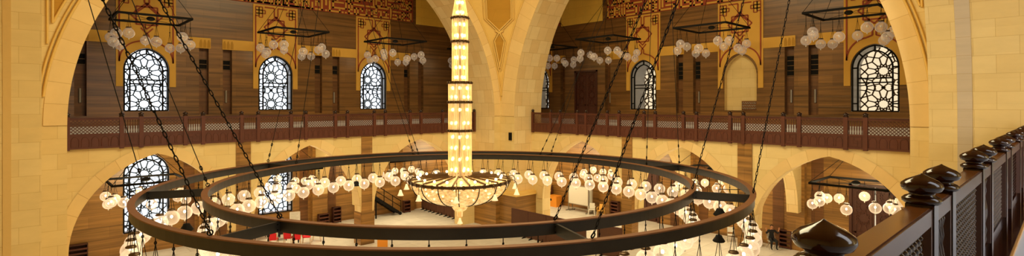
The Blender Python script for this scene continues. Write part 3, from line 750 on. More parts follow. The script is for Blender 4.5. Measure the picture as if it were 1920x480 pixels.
# ------------------------------------------------------------------ balustrades
def finial(mb, c, s=1.):
    mb.lathe([(0.001, 0), (.085, 0), (.098, .012), (.1, .028), (.085, .042), (.062, .052), (.066, .066), (.094, .078), (.106, .1), (.102, .12), (.078, .14), (.04, .158), (.012, .172), (.001, .18)], 24 if s > .9 and s < 1.1 else 10, c, smooth=True) if s == 1. else \
        mb.lathe([(r * s, z * s) for r, z in [(0.001, 0), (.085, 0), (.1, .028), (.062, .052), (.094, .078), (.106, .11), (.06, .15), (.001, .185)]], 10, c)
def balustrade(label, fn, posts, d, sgn, zt, zb):
    """d: hall face; sgn: +1 when the gallery lies at larger d"""
    D = lambda t: d + sgn * t
    root = thing('balustrade', label, 'balustrade', fn(posts[0], d, zb))
    B = lambda mb, a0, t0, z0, a1, t1, z1: mb.box(*fn(a0, D(t0), z0), *fn(a1, D(t1), z1))
    for x in posts:
        mb = MB(); B(mb, x - .085, -.03, zb - .05, x + .085, .14, zt + .03); p = mb.build('post', 'wood2', root, world=True)
        f = MB(); finial(f, fn(x, D(.055), zt + .03), 1.15); f = f.build('finial', 'gloss', p); f.location = -Vector(root.location)
        p.location = -Vector(root.location); f.location = (0, 0, 0)
    mb = MB(); B(mb, posts[0], -.02, zt - .05, posts[-1], .13, zt); mb.build('handrail', 'wood', root, world=True)
    mb = MB(); B(mb, posts[0], 0, zt - .81, posts[-1], .1, zt - .73); B(mb, posts[0], 0, zt - .12, posts[-1], .1, zt - .05); B(mb, posts[0], -.01, zb - .0, posts[-1], .12, zb + .07); mb.build('rail', 'wood2', root, world=True)
    zl, zh = zt - .73, zt - .12
    for a, b in zip(posts[:-1], posts[1:]):
        a += .085; b -= .085; W = b - a
        lo = MB(); B(lo, a, .02, zb + .07, b, .08, zt - .81)
        if W > 1.15:
            mb = MB(); p = .14; H = zh - zl; nb = int((W + H) / p) + 1
            for i in range(nb):
                s0 = i * p
                for dr in (1, -1):
                    x0, z0 = s0 - H, zl; x1, z1 = s0, zh
                    if x0 < 0: z0 += -x0; x0 = 0
                    if x1 > W: z1 -= x1 - W; x1 = W
                    if x1 - x0 < .02: continue
                    A, C = (a + x0, a + x1) if dr > 0 else (b - x0, b - x1)
                    mb.bar(fn(A, D(.05 + .012 * dr), z0), fn(C, D(.05 + .012 * dr), z1), .03, .022, up=Vector(fn(0, 1, 0)))
            mb.build('lattice', 'wood2', root, world=True)
            n = max(3, round(W / .34))
            for i in range(n):   # row of carved blind arches
                c = a + W * (i + .5) / n; h = W / n * .38
                P = [(c - h, zb + .1)] + [(c - h * math.cos(PI * k / 8), zb + .33 + .2 * math.sin(PI * k / 8) * h / .13) for k in range(9)] + [(c + h, zb + .1)]
                lo.tube([fn(x, D(.015), min(z, zt - .86)) for x, z in P], .014, 4)
        else:
            mb = MB(); n = max(4, round(W / .1))
            for i in range(n):
                x = a + W * (i + .5) / n; q = fn(x, D(.05), zl); h = zh - zl
                mb.lathe([(.016, 0), (.024, .08 * h), (.014, .2 * h), (.03, .4 * h), (.022, .6 * h), (.012, .8 * h), (.024, .92 * h), (.016, h)], 6, q)
            mb.build('spindle_row', 'wood2', root, world=True)
            c = (a + b) / 2; m = (zb + .07 + zt - .81) / 2; h = W / 2 * .8; v = .2   # carved key pattern
            for P in ([(-1, .3), (.2, .3), (.2, 1)], [(1, -.3), (-.2, -.3), (-.2, -1)], [(-.3, -1), (-.3, .3)], [(.4, 1), (.4, -.3)], [(-1, -.3), (-.3, -.3)], [(1, .3), (.4, .3)], [(-1, -1), (1, -1), (1, 1), (-1, 1), (-1, -1)]):
                for u, w in zip(P[:-1], P[1:]): lo.bar(fn(c + u[0] * h, D(.015), m + u[1] * v), fn(c + w[0] * h, D(.015), m + w[1] * v), .022, .02, up=Vector(fn(0, 1, 0)))
        lo.build('lower_panel', 'wood2', root, world=True)
    return root
PL = [1.56, 3.5, 4.25, 6.07, 6.85, 8.66, 9.5, 11.25, 12.1, 13.87, 14.65, 16.45, 17.24, 19.1, 19.95, 21.75, 22.55, 24.6]
PR = [4.5, 6.15, 6.9, 8.82, 9.53, 11.45, 12.14, 14.0, 14.76, 16.54, 17.29, 19.06, 19.95, 21.65, 22.37, 23.9, 24.75, 26.5]
balustrade('dark carved wooden balustrade of the left gallery, below three bright windows', along_v, PL, VF - .06, 1, 8.86, 7.46)
balustrade('dark carved wooden balustrade of the right gallery, ending at the right pier', along_u, PR, UF - .06, 1, 8.86, 7.48)

# the near balustrade, seen from its gallery side (camera side is -y)
NT = 8.89; ND0, ND1 = .565, .665
root = thing('balustrade', 'polished mahogany balustrade with onion finials in the near right corner', 'balustrade', (2.13, .6, ZB))
NP = [-1.35, -.55, 1.33, 2.13, 3.95, 4.65, 6.42, 7.2, 8.95, 9.72, 11.5, 12.25, 14.05, 14.8, 16.6, 17.35, 19.15, 19.9, 21.7, 22.45, 24.0]
for x in NP:
    mb = MB(); mb.box(x - .07, ND0 - .02, ZB + .06, x + .07, ND1 + .02, NT + .012); p = mb.build('post', 'gloss', root, world=True)
    f = MB(); finial(f, (x, .615, NT + .012)); f.build('finial', 'gloss', p)
hb = bmesh.new()
mb = MB(); mb.box(NP[0], ND0 - .0, NT - .035, NP[-1], ND1 + .005, NT); mb.build('handrail', 'gloss_top', root, world=True)
mb = MB(); mb.box(NP[0], ND0 - .012, NT - .1, NP[-1], ND0 + .01, NT - .008); mb.build('rail_moulding', 'gloss_edge_sheen', root, world=True)
mb = MB(); mb.box(NP[0], ND0 + .01, ZB + .25, NP[-1], ND1 - .02, ZB + .36); mb.box(NP[0], ND0 + .02, ZB + .05, NP[-1], ND1 - .02, ZB + .25); mb.build('bottom_rail', 'gloss', root, world=True)
mb = MB(); mb.box(NP[0], .47, ZB + .0, NP[-1], .7, ZB + .07); mb.build('plinth', 'gloss', root, world=True)
mb = MB(); mb.box(NP[0], .455, ZB, NP[-1], .47, ZB + .04); mb.build('trim_strip', 'gold', root, world=True)
for a, b in zip(NP[:-1], NP[1:]):
    if b < 1: continue
    a += .07; b -= .07; W = b - a; z0, z1 = ZB + .36, NT - .1
    for x in (a, b - .045): fr = MB(); fr.box(x, ND0 - .012, z0, x + .045, ND0 + .03, z1); fr.build('panel_frame', 'gloss_edge_sheen', root, world=True)
    mb = MB()
    if W > 1:
        p = .088; nx = int(W / p); nz = int((z1 - z0) / (p / 2)); far = a > 8
        for j in range(nz):
            for i in range(nx):
                x = a + .05 + (i + (.5 if j % 2 else 0)) * (W - .1) / nx; z = z0 + (j + .5) * (z1 - z0) / nz
                if x > b - .04: continue
                if not far: mb.sphere((x, .6, z), .019, 8, 5)
                for s in (-1, 1):
                    xa, za = x + s * (W - .1) / nx / 2, z + (z1 - z0) / nz
                    if a + .03 < xa < b - .03 and za < z1:
                        if far: mb.bar((x, .6, z), (xa, .6, za), .018)
                        else: mb.tube([(x, .6, z), ((x * 3 + xa) / 4, .6, (z * 3 + za) / 4), ((x + xa) / 2, .6, (z + za) / 2), ((x + xa * 3) / 4, .6, (z + za * 3) / 4), (xa, .6, za)], [.012, .007, .014, .007, .012], 6, caps=False)
        mb.build('beaded_lattice', 'gloss', root, world=True)
    else:
        n = 6; h = z1 - z0
        for i in range(n):
            x = a + .04 + (W - .08) * (i + .5) / n
            mb.lathe([(.014, 0), (.024, .06 * h), (.016, .12 * h), (.026, .2 * h), (.012, .28 * h), (.03, .42 * h), (.026, .55 * h), (.012, .68 * h), (.022, .76 * h), (.014, .84 * h), (.026, .92 * h), (.014, h)], 10, (x, .6, z0))
        mb.build('spindle_row', 'gloss', root, world=True)
# ------------------------------------------------------------------ the great ring
RC = Vector((12.48, 16.24)); RZ = 6.7; RO, RI = 10.34, 8.56; HB = .27
BE = [157.5, 112.5, 67.5, 22.5, -22.5, -67.5, -112.5, -157.5]    # clockwise when seen from above, starting at the left
BN = ['far left', 'upper left', 'rear left', 'rear right', 'upper right', 'far right', 'lower right', 'lower left']
def rp(r, deg, z=0.): return (RC.x + r * math.cos(math.radians(deg)), RC.y + r * math.sin(math.radians(deg)), z)
ring = thing('ring_chandelier', 'huge double black iron ring on eight spokes hung by chains', 'chandelier', (RC.x, RC.y, RZ - HB))
for nm, r in (('outer_ring', RO), ('inner_ring', RI)):
    mb = MB(); n = 160
    rows = []
    for i in range(n):
        a = 2 * PI * i / n; c, s_ = math.cos(a), math.sin(a)
        rows.append([(r2 * c, r2 * s_, z) for r2, z in ((r - .05, 0), (r + .05, 0), (r + .05, HB), (r - .05, HB))])
    mb.grid(rows, closed_u=True, closed_v=True, smooth=False); o = mb.build(nm, 'iron', ring)
    mb = MB(); rows = []
    for i in range(n):
        a = 2 * PI * i / n; c, s_ = math.cos(a), math.sin(a)
        rows.append([(r2 * c, r2 * s_, z) for r2, z in ((r - .09, HB), (r + .09, HB), (r + .09, HB + .03), (r - .09, HB + .03))])
    mb.grid(rows, closed_u=True, closed_v=True, smooth=False); mb.build('top_flange', 'iron_lip', o)
for d in BE:
    a = math.radians(d); mb = MB(); c = Vector((math.cos(a), math.sin(a), 0))
    mb.bar(c * (RI + .03) + Vector((0, 0, HB / 2)), c * (RO - .03) + Vector((0, 0, HB / 2)), .06, HB - .02)
    s_ = mb.build('spoke', 'iron', ring)
    mb = MB()
    for r in (RI + .12, RO - .12):
        for dz in (.07, .2): mb.bar(c * r + Vector((0, 0, dz)) - c.cross(Vector((0, 0, 1))) * .05, c * r + Vector((0, 0, dz)) + c.cross(Vector((0, 0, 1))) * .05, .03)
    mb.build('bolt', 'black', s_)
# suspension chains: link after link from each spoke end up to the dome base
TH = math.radians(46.8); CS, SN = math.cos(TH), math.sin(TH)
def chain(a, b, name_label, thick, links):
    a, b = Vector(a), Vector(b)
    def blocked(p): return (p.x < .75 and p.y > 18 and p.z > 19) or (p.y > 28.0 and p.z > topL(p.x) - .9) or (p.x < .72 and p.z > circ(CR, HR - .4, RR)(p.y)) or (p.x > 25.2 and p.z > topR(p.y)) or p.z > ZT - .05 or p.y < 3.6
    for i in range(1, 400):
        if i > 20 and blocked(a + (b - a) * (i / 400 * 1.1)): b = a + (b - a) * ((i - 1) / 400 * 1.1); break
    L = (b - a).length; d = (b - a).normalized()
    ref = d.cross(Vector((0, 1, 0))).normalized(); r2 = d.cross(ref)
    mb = MB()
    if links:
        ll = .17; n = int(L / (ll * .78))
        for i in range(n):
            c = a + d * (i + .5) * (L / n); w = ref if i % 2 else r2
            P = [c + d * (ll / 2 * math.cos(t)) + w * (.026 * math.sin(t)) for t in [2 * PI * k / 8 for k in range(8)]]
            mb.tube(P, thick, 4, closed=True)
    else:
        mb.tube([a, b], thick, 5)
        for t in (.02, .05):
            c = a + d * L * t
            mb.tube([c + d * .08 * math.cos(u) + ref * .035 * math.sin(u) for u in [2 * PI * k / 8 for k in range(8)]], .015, 4, closed=True)
    # eye ring at the foot
    mb.tube([a + d * (.055 + .055 * math.cos(u)) + ref * .055 * math.sin(u) for u in [2 * PI * k / 10 for k in range(10)]], 0.016, 5, closed=True)
    return tag(mb.build('suspension_chain', 'black'), name_label, 'chain')
CH = [(157.5, 'o', (-0.63, 21.14, 22.0)), (157.5, 'i', (-0.35, 21.84, 22.0)), (112.5, 'o', (12.6, 27.74, 22.0)), (112.5, 'i', (12.8, 27.74, 22.0)), (67.5, 'o', (12.46, 28.74, 22.0)), (67.5, 'i', (14.28, 31.13, 22.0)), (22.5, 'o', (29.2, 19.34, 22.0)), (22.5, 'i', (28.46, 17.02, 22.0)),
      (-22.5, 'o', (23.77, 14.07, 22.0)), (-22.5, 'i', (23.87, 14.62, 22.0)), (-67.5, 'o', (18.6, 4.77, 22.0)), (-67.5, 'i', (16.71, 4.48, 22.0)), (-112.5, 'o', (8.99, 0.63, 22.0)), (-112.5, 'i', (9.26, 0.57, 22.0)), (-157.5, 'o', (-3.29, 9.9, 22.0)), (-157.5, 'i', (-3.59, 10.71, 22.0))]
for az, w, top in CH:
    r = RO if w == 'o' else RI
    bn = BN[BE.index(az)]; big = az in (-112.5, -157.5, -67.5)
    chain(rp(r, az, RZ + .06), top, '%s rising from the %s ring at the %s spoke' % ('heavy black link chain' if big else 'thin dark cable', 'outer' if w == 'o' else 'inner', bn), .0105 if big else .014, big)

# ------------------------------------------------------------------ glass globe pendants
def pendant_proto(drop, lit, R=.262):
    root = thing('globe_pendant', '', 'pendant lamp', (0, 0, -50))
    zc = -drop
    mb = MB(); mb.lathe([(max(R * math.sin(PI * i / 12), .012), -R * math.cos(PI * i / 12)) for i in range(0, 12)] + [(.09, R * .94), (.1, R + .02)], 18, (0, 0, zc))
    g = mb.build('glass_globe', 'globe' if lit else 'globe_dim', root)
    mb = MB(); mb.sphere((0, 0, zc + .04), .045 if lit else .05, 10, 7, 1.3); mb.build('bulb', 'bulb' if lit else 'bulb_dim', g)
    mb = MB(); mb.lathe([(.001, .0), (.03, 0), (.022, -.035), (.028, -.06), (.001, -.075)], 8, (0, 0, zc - R)); mb.build('glass_tip', 'white', g)
    mb = MB(); mb.lathe([(.001, .05), (.1, .045), (.13, .02), (.13, -.01), (.1, -.012)], 14, (0, 0, zc + R + .02)); mb.build('cap', 'bronze', root)
    mb = MB(); top = min(-.07, zc + R + .62)
    if zc + R + .62 < -.08: mb.tube([(0, 0, 0), (0, 0, top)], .012, 5)
    for k in range(3):
        a = 2 * PI * k / 3 + .3; mb.tube([(0, 0, top), (.1 * math.cos(a), .1 * math.sin(a), zc + R + .04)], .008, 4, caps=False)
    mb.tube([(.025 * math.cos(u), 0, top + .02 + .035 * math.sin(u)) for u in [2 * PI * k / 8 for k in range(8)]], .01, 4, closed=True)
    mb.build('hanger', 'black', root)
    return root
ORD = ['first', 'second', 'third', 'fourth', 'fifth', 'sixth', 'seventh', 'eighth', 'ninth', 'tenth']
protos = {}
used = set()
def place(kind, args, loc, label, group):
    if kind not in protos: protos[kind] = pendant_proto(*args)
    p = protos[kind]
    if kind not in used:
        used.add(kind); p.location = loc; p['label'] = label; p['group'] = group; return p
    return dup(p, loc, 0, label, group)
def project(x, y, z):
    X = SN * x - CS * y; Y = CS * x + SN * y
    return 960 + 985 * X / Y, 194 + 985 * (9.5 - z) / Y
for nm, r, per, drop in (('inner', RI, 8, 1.04), ('outer', RO, 9, 1.04)):
    for b, az in enumerate(BE):
        for k in range(per):
            deg = az - 45. * (k + .5) / per
            x, y, _ = rp(r, deg)
            px, py = project(x, y, RZ - HB)
            if py > 470: continue
            place('ring', (drop, True), (x, y, RZ - HB - .003), 'lit clear glass globe under the %s ring, %s clockwise after the %s spoke' % (nm, ORD[k], BN[b]), 'lit glass globes under the %s ring' % nm)
# square pendant frames in the galleries
def fixture(c, z, half, label, side_words, lit, drops=(.95, 1.3), rod=3.0):
    f = thing('square_pendant_frame', label, 'light frame', (c[0], c[1], z))
    mb = MB(); h = half
    for sx in (-1, 1):
        mb.bar((sx * h, -h - .04, 0), (sx * h, h + .04, 0), .085, .11); mb.bar((-h, sx * h, 0), (h, sx * h, 0), .085, .11)
    mb.build('frame', 'black', f)
    mb = MB(); mb.sphere((0, 0, .02), .2, 14, 8, .6); mb.build('hub', 'black', f)
    for sx in (-1, 1):
        for sy in (-1, 1):
            mb = MB(); mb.tube([(sx * h, sy * h, .05), (0, 0, rod)], .014, 5); mb.tube([(sx * h, sy * h, 0), (0, 0, 0)], .012, 4); mb.build('stay_wire', 'black', f)
    k = 0
    words = ('hall side', 'window side', 'one flank', 'other flank')
    for si, (dx, dy, vx, vy) in enumerate(((0, -1, 1, 0), (0, 1, 1, 0), (-1, 0, 0, 1), (1, 0, 0, 1))):
        for j, t in enumerate((-.72, 0., .72)):
            x, y = c[0] + h * (dx + vx * t), c[1] + h * (dy + vy * t); dr = drops[(j + si) % 2]
            place(('lit' if lit else 'dim') + '%.2f' % dr, (dr, lit, .255), (x, y, z - .06), '%s %s globe, %s of frame %s' % (ORD[j], 'lit' if lit else 'unlit', side_words[si], label.split(' frame ')[1]), 'glass globes under the square frame ' + label.split(' frame ')[1])
SWL = ('hall edge', 'window edge', 'left edge', 'right edge'); SWR = ('right edge', 'left edge', 'hall edge', 'window edge')
for c, w in zip((5.2, 12.8, 20.2), ('by the leftmost gallery window', 'by the middle left-gallery window', 'by the gallery window nearest the crystal')):
    fixture((c, 34.05), 14.05, 1.62, 'black square pendant frame ' + w, SWL, False)
fixture((27.7, 34.0), 14.05, 1.62, 'black square pendant frame left of the far pier', SWL, False)
for c, w in zip((7.75, 15.0, 22.7), ('by the cream star-screen window', 'above the blind arch', 'by the dark gallery door')):
    fixture((30.75, c), 14.1, 1.62, 'black square pendant frame ' + w, SWR, False)
fixture((31.3, 28.6), 14.0, 1.4, 'black square pendant frame right of the far pier', SWR, False)
for c, w in zip((5.0, 12.4, 20.0), ('under the left arch', 'under the second left arch', 'under the arch left of the crystal')):
    fixture((c, 34.1), 5.4, 1.62, 'black square pendant frame ' + w, SWL, True, (.8, 1.05), 1.9)
for c, w in zip((7.4, 15.0, 22.3), ('in the right arch', 'in the second right arch', 'in the small arch right of far pier')):
    fixture((30.6, c), 5.5, 1.62, 'black square pendant frame ' + w, SWR, True, (.8, 1.05), 1.8)
# dark spotlights hung among the globes
for (r, az, z), w in zip(((9.6, -51.5, 4.55), (9.5, 150.2, 5.15), (9.92, 86.2, 5.15), (9.83, 8.1, 5.15), (9.45, -57.5, 5.7), (7.9, -78, 4.75)), ('low at the right end of the ring', 'at the left end of the ring', 'behind the left column', 'above the whiteboard', 'below the far right spoke', 'at the lower right of the ring')):
    t = thing('hanging_spotlight', 'dark bell-shaped spotlight on a thin rod, ' + w, 'spotlight', rp(r, az, z))
    mb = MB(); mb.lathe([(.001, .2), (.1, .19), (.13, .12), (.2, .02), (.22, -.02), (.19, -.05), (.001, -.04)], 16); mb.build('shade', 'black', t)
    rr = RO if r > 9.4 else RI; q = Vector(rp(rr, az, RZ - HB)) - Vector(t.location)
    mb = MB(); mb.tube([(0, 0, .18), (0, 0, q.z - .03)], .014, 5); mb.tube([(0, 0, q.z - .03), (q.x, q.y, q.z - .03)], .014, 5); mb.build('rod', 'black', t)

# ------------------------------------------------------------------ central crystal chandelier
ch = thing('crystal_chandelier', 'tall glowing crystal column ending in a wide ribbed crystal bowl', 'chandelier', (RC.x, RC.y, 4.8))
Z0 = 4.8
def tier(r0, r1, z0, z1, rods):
    """a drum of hanging crystal rods: a fluted skin"""
    mb = MB(); n = rods
    rows = []
    for z, r in ((z0, r0), ((z0 + z1) / 2, (r0 + r1) / 2), (z1, r1)):
        rows.append([((r + (.018 if k % 2 else -.012)) * math.cos(2 * PI * k / (2 * n)), (r + (.018 if k % 2 else -.012)) * math.sin(2 * PI * k / (2 * n)), z - Z0) for k in range(2 * n)])
    mb.grid(rows, closed_v=True, smooth=False); o = mb.build('crystal_drum', 'crystal', ch)
    b = MB(); h = z1 - z0; m_ = max(2, round(h / .42))
    for i in range(m_):
        for k in range(6):
            a = 2 * PI * (k + .5 * (i % 2)) / 6 + .35; r = (r0 + r1) / 2 - .12
            b.sphere((r * math.cos(a), r * math.sin(a), z0 - Z0 + h * (i + .5) / m_), .058, 8, 6, 1.2)
    b = b.build('bulb', 'crystal_bulb', o)
    return o
def ornament_band(r, z, h):
    mb = MB(); mb.lathe([(r - .02, -h / 2), (r + .045, -h / 2), (r + .03, 0), (r + .045, h / 2), (r - .02, h / 2)], 28, (0, 0, z - Z0), smooth=False)
    for k in range(14):
        a = 2 * PI * k / 14; c = (( r + .05) * math.cos(a), (r + .05) * math.sin(a), z - Z0)
        mb.sphere(c, .035, 6, 5)
    mb.build('ornament_band', 'bronze', ch)
tier(.44, .44, 6.72, 8.42, 30); tier(.44, .44, 8.48, 9.52, 30); tier(.44, .44, 9.58, 10.27, 30)
tier(.3, .3, 10.32, 11.86, 22); tier(.3, .3, 11.92, 12.78, 22); tier(.3, .17, 12.84, 13.6, 22); tier(.17, .15, 13.6, 16.6, 14)
for r, z in ((.44, 8.45), (.44, 9.55), (.44, 10.3), (.3, 11.89), (.3, 12.81)): ornament_band(r, z, .1)
mb = MB(); mb.tube([(0, 0, 6.6 - Z0), (0, 0, ZT - Z0)], .05, 8); mb.build('stem', 'bronze', ch)
BRR = 1.9; BZ = 6.52
prof = [(BRR * math.cos(t) ** .8 if t < PI / 2 - .01 else .3, -(.92) * math.sin(t)) for t in [i / 10 * 1.42 for i in range(11)]]
mb = MB(); n = 48
rows = []
for r, z in prof: rows.append([(max(r, .3) * (1 + .006 * math.cos(12 * 2 * PI * k / n)) * math.cos(2 * PI * k / n), max(r, .3) * (1 + .006 * math.cos(12 * 2 * PI * k / n)) * math.sin(2 * PI * k / n), BZ - Z0 + z) for k in range(n)])
mb.grid(rows, closed_v=True); bowl = mb.build('crystal_bowl', 'bowl', ch)
mb = MB()
for k in range(28):
    a = 2 * PI * k / 28; r = 1.55 - .35 * (k % 3) / 2; mb.sphere((r * math.cos(a), r * math.sin(a), BZ - Z0 - .22 - .18 * (k % 3)), .042, 8, 6)
mb.build('bulb', 'crystal_bulb', bowl)
for k in range(16):
    a = 2 * PI * (k + .27) / 16; mb = MB()
    mb.tube([((max(r, .3) + .02) * math.cos(a), (max(r, .3) + .02) * math.sin(a), BZ - Z0 + z) for r, z in prof], .018, 5); mb.build('rib', 'black', ch)
mb = MB(); mb.lathe([(BRR - .03, .05), (BRR + .05, .05), (BRR + .05, -.05), (BRR - .03, -.05), (BRR - .03, .05)], 64, (0, 0, BZ - Z0), smooth=False)
for k in range(32):
    a = 2 * PI * k / 32; P = [((BRR + .06) * math.cos(a + .03 * math.cos(u)), (BRR + .06) * math.sin(a + .03 * math.cos(u)), BZ - Z0 + .075 * math.sin(u)) for u in [2 * PI * i / 9 for i in range(9)]]
    mb.tube(P, .013, 4, closed=True)
mb.build('rim', 'bronze', ch)
mb = MB(); mb.lathe([(.42, .14), (1.2, .09), (BRR, .04)], 48, (0, 0, BZ - Z0)); mb.build('crystal_top', 'bowl', ch)
for k in range(20):
    a = 2 * PI * (k + .5) / 20; mb = MB(); mb.bar((.4 * math.cos(a), .4 * math.sin(a), BZ - Z0 + .2), (BRR * math.cos(a), BRR * math.sin(a), BZ - Z0 + .08), .045, .05); mb.build('top_spoke', 'bronze', ch)
for k in range(20):
    a = 2 * PI * k / 20; mb = MB(); mb.sphere((1.62 * math.cos(a), 1.62 * math.sin(a), BZ - Z0 + .15), .05, 8, 6); mb.build('rim_bulb', 'crystal_bulb', ch)
mb = MB(); mb.lathe([(.001, 5.3), (.12, 5.31), (.24, 5.38), (.32, 5.5), (.34, 5.62), (.3, 5.64)], 24, (0, 0, -Z0)); mb.build('lower_bowl', 'bowl', ch)
mb = MB(); mb.lathe([(.001, 5.12), (.11, 5.12), (.115, 5.3), (.1, 5.32)], 14, (0, 0, -Z0)); mb.build('lower_drum', 'crystal', ch)
def tulip(mb, c, s=1.):
    mb.lathe([(.02, .26 * s), (.05 * s, .24 * s), (.075 * s, .14 * s), (.115 * s, .04 * s), (.15 * s, -.02 * s), (.13 * s, -.02 * s), (.09 * s, .06 * s), (.03 * s, .18 * s)], 12, c)
mb = MB(); tulip(mb, (0, 0, 4.86 - Z0), .75); mb.build('tulip_shade', 'tulip', ch)
for k in range(10):
    a = math.radians(36 * k + 13.2); c, s_ = math.cos(a), math.sin(a)
    mb = MB()
    P = [(BRR, .0), (BRR + .12, .08), (BRR + .26, .1), (BRR + .36, .02), (BRR + .38, -.1)]
    mb.tube([(r * c, r * s_, BZ - Z0 + z) for r, z in P], .016, 5)
    Q = [(BRR + .1 + .09 * math.cos(u), .13 + .09 * math.sin(u)) for u in [i * .7 for i in range(8)]]
    mb.tube([(r * c, r * s_, BZ - Z0 + z) for r, z in Q], .012, 4)
    mb.tube([((BRR + .38) * c, (BRR + .38) * s_, BZ - Z0 - .08), ((BRR + .38) * c, (BRR + .38) * s_, BZ - Z0 - .24)], .012, 4)
    arm = mb.build('arm', 'bronze', ch)
    mb = MB(); tulip(mb, ((BRR + .38) * c, (BRR + .38) * s_, BZ - Z0 - .44), .78); mb.build('tulip_shade', 'tulip', arm)
# ------------------------------------------------------------------ furniture and people on the hall floor
def at(px, py, z=FL):
    a = (px - 960) / 985; d = (py - 194) / 985; t = (9.5 - z) / d
    return ((SN * a + CS) * t, (-CS * a + SN) * t, z)
def screen(y0, y1, x0, x1, label, group):
    t = thing('partition_screen', label, 'screen', ((x0 + x1) / 2, (y0 + y1) / 2, FL), math.atan2(y1 - y0, x1 - x0), group)
    L = math.hypot(x1 - x0, y1 - y0); mb = MB(); mb.box(-L / 2 + .01, -.03, .06, L / 2 - .01, .03, 1.75); mb.build('panel', 'brown_panel', t)
    mb = MB(); mb.box(-L / 2, -.04, 1.73, L / 2, .04, 1.79); mb.box(-L / 2, -.035, .05, -L / 2 + .03, .035, 1.75); mb.box(L / 2 - .03, -.035, .05, L / 2, .035, 1.75); mb.build('frame', 'rack', t)
    for s in (-1, 1):
        mb = MB(); mb.extrude([(-.3, 0), (.3, 0), (.26, .05), (.05, .09), (.03, .22), (-.03, .22), (-.05, .09), (-.26, .05)], lambda a, d, z: (d + s * (L / 2 - .3), a, z), -.03, .03); mb.build('foot', 'black', t)
for i in range(5):
    y = 37.3 - 1.14 * i
    screen(y - 1.12, y, 24.6 - .05 * i, 24.65 - .05 * i, 'dark brown partition screen %s, left of the far pier' % ('against the wall', 'second from the wall', 'in the middle of its row', 'second from the pier', 'nearest the pier')[i], 'partition screens left of the far pier')
for i in range(4):
    y = 25.9 - 1.6 * i
    screen(y - 1.58, y, 24.3, 24.3, 'dark brown partition screen right of the far pier, %s from it' % ('nearest', 'second', 'third', 'last and farthest')[i], 'partition screens right of the far pier')
screen(17.4, 19.0, 24.9, 24.7, 'dark brown partition screen standing apart, past the gap', None)
# whiteboards
for i, (dx, L) in enumerate(((0, 'front one of two white mobile boards leaning together by the right wall'), (.22, 'rear one of two white mobile boards, mostly behind the front one'))):
    t = thing('whiteboard', L, 'whiteboard', (33.3 + dx, 27.55 - dx, FL))
    mb = MB(); mb.box(-.02, -1.02, .62, .02, 1.02, 2.1); mb.build('board', 'white', t)
    mb = MB()
    for y in (-1.04, 1.04): mb.box(-.035, y - .03, .06, .035, y + .03, 2.14)
    mb.box(-.035, -1.04, 2.09, .035, 1.04, 2.14); mb.box(-.035, -1.04, .57, .035, 1.04, .63); mb.box(-.02, -1.04, .25, .02, 1.04, .3); mb.build('frame', 'grey', t)
    for y in (-1.04, 1.04): mb = MB(); mb.box(-.35, y - .03, .03, .35, y + .03, .09); mb.sphere((-.32, y, .03), .03, 8, 5); mb.sphere((.32, y, .03), .03, 8, 5); mb.build('foot', 'grey', t)
def plastic_chair(label, loc, rz, mat):
    t = thing('plastic_chair', label, 'chair', loc, rz)
    mb = MB(); P = [[((i - 3) / 3 * .24, -.22 + j / 4 * .44, .44 - .02 * math.sin(PI * j / 4)) for j in range(5)] for i in range(7)]
    Q = [[(x, y, z - .03) for x, y, z in r] for r in P]; mb.grid(P); mb.grid(Q)
    for a in (P[0], P[-1]): pass
    mb.box(-.24, -.22, .41, .24, -.2, .44); mb.box(-.24, .2, .41, .24, .22, .44); mb.build('seat', mat, t)
    mb = MB(); mb.grid([[((i - 3) / 3 * .22 * (1 - .1 * j / 5), .21 + .02 * j - .05 * math.cos((i - 3) / 3 * 1.2), .46 + j * .085) for j in range(6)] for i in range(7)]); mb.grid([[((i - 3) / 3 * .22 * (1 - .1 * j / 5), .235 + .02 * j - .05 * math.cos((i - 3) / 3 * 1.2), .46 + j * .085) for j in range(6)] for i in range(7)]); mb.build('backrest', mat, t)
    for sx in (-1, 1):
        for sy in (-1, 1): mb = MB(); mb.bar((sx * .25, sy * .24, 0), (sx * .21, sy * .19, .43), .045); mb.build('leg', mat, t)
        mb = MB(); mb.tube([(sx * .25, .22, .65), (sx * .27, .05, .66), (sx * .27, -.15, .65), (sx * .24, -.2, .44)], .022, 6); mb.build('arm', mat, t)
    return t
plastic_chair('yellow plastic armchair standing right of the whiteboards', (33.4, 25.35, FL), math.radians(-70), 'yellow')
plastic_chair('white plastic armchair between the whiteboards and the yellow chair', (33.2, 26.1, FL), math.radians(-60), 'white')
t = thing('storage_box', 'orange box with a dark slip on its front, below the far pier', 'box', (33.7, 30.5, FL))
mb = MB(); mb.box(-.35, -.5, 0, .35, .5, .86); mb.box(-.37, -.52, .86, .37, .52, .92); mb.build('body', 'orange', t); mb = MB(); mb.box(-.36, .05, .5, -.35, .35, .68); mb.build('slip', 'black', t)
t = thing('cabinet', 'tall dark wooden cabinet left of the orange box', 'cabinet', (33.9, 31.7, FL))
mb = MB(); mb.box(-.3, -.5, 0, .3, .5, 1.6); mb.box(-.33, -.53, 1.6, .33, .53, 1.66); mb.build('carcass', 'rack', t)
for s in (-1, 1): mb = MB(); mb.box(-.32, s * .02, .1, -.3, s * .48, 1.55); d = mb.build('door', 'wood', t); mb = MB(); mb.box(-.34, s * .05, .8, -.32, s * .08, .95); mb.build('handle', 'grey', d)
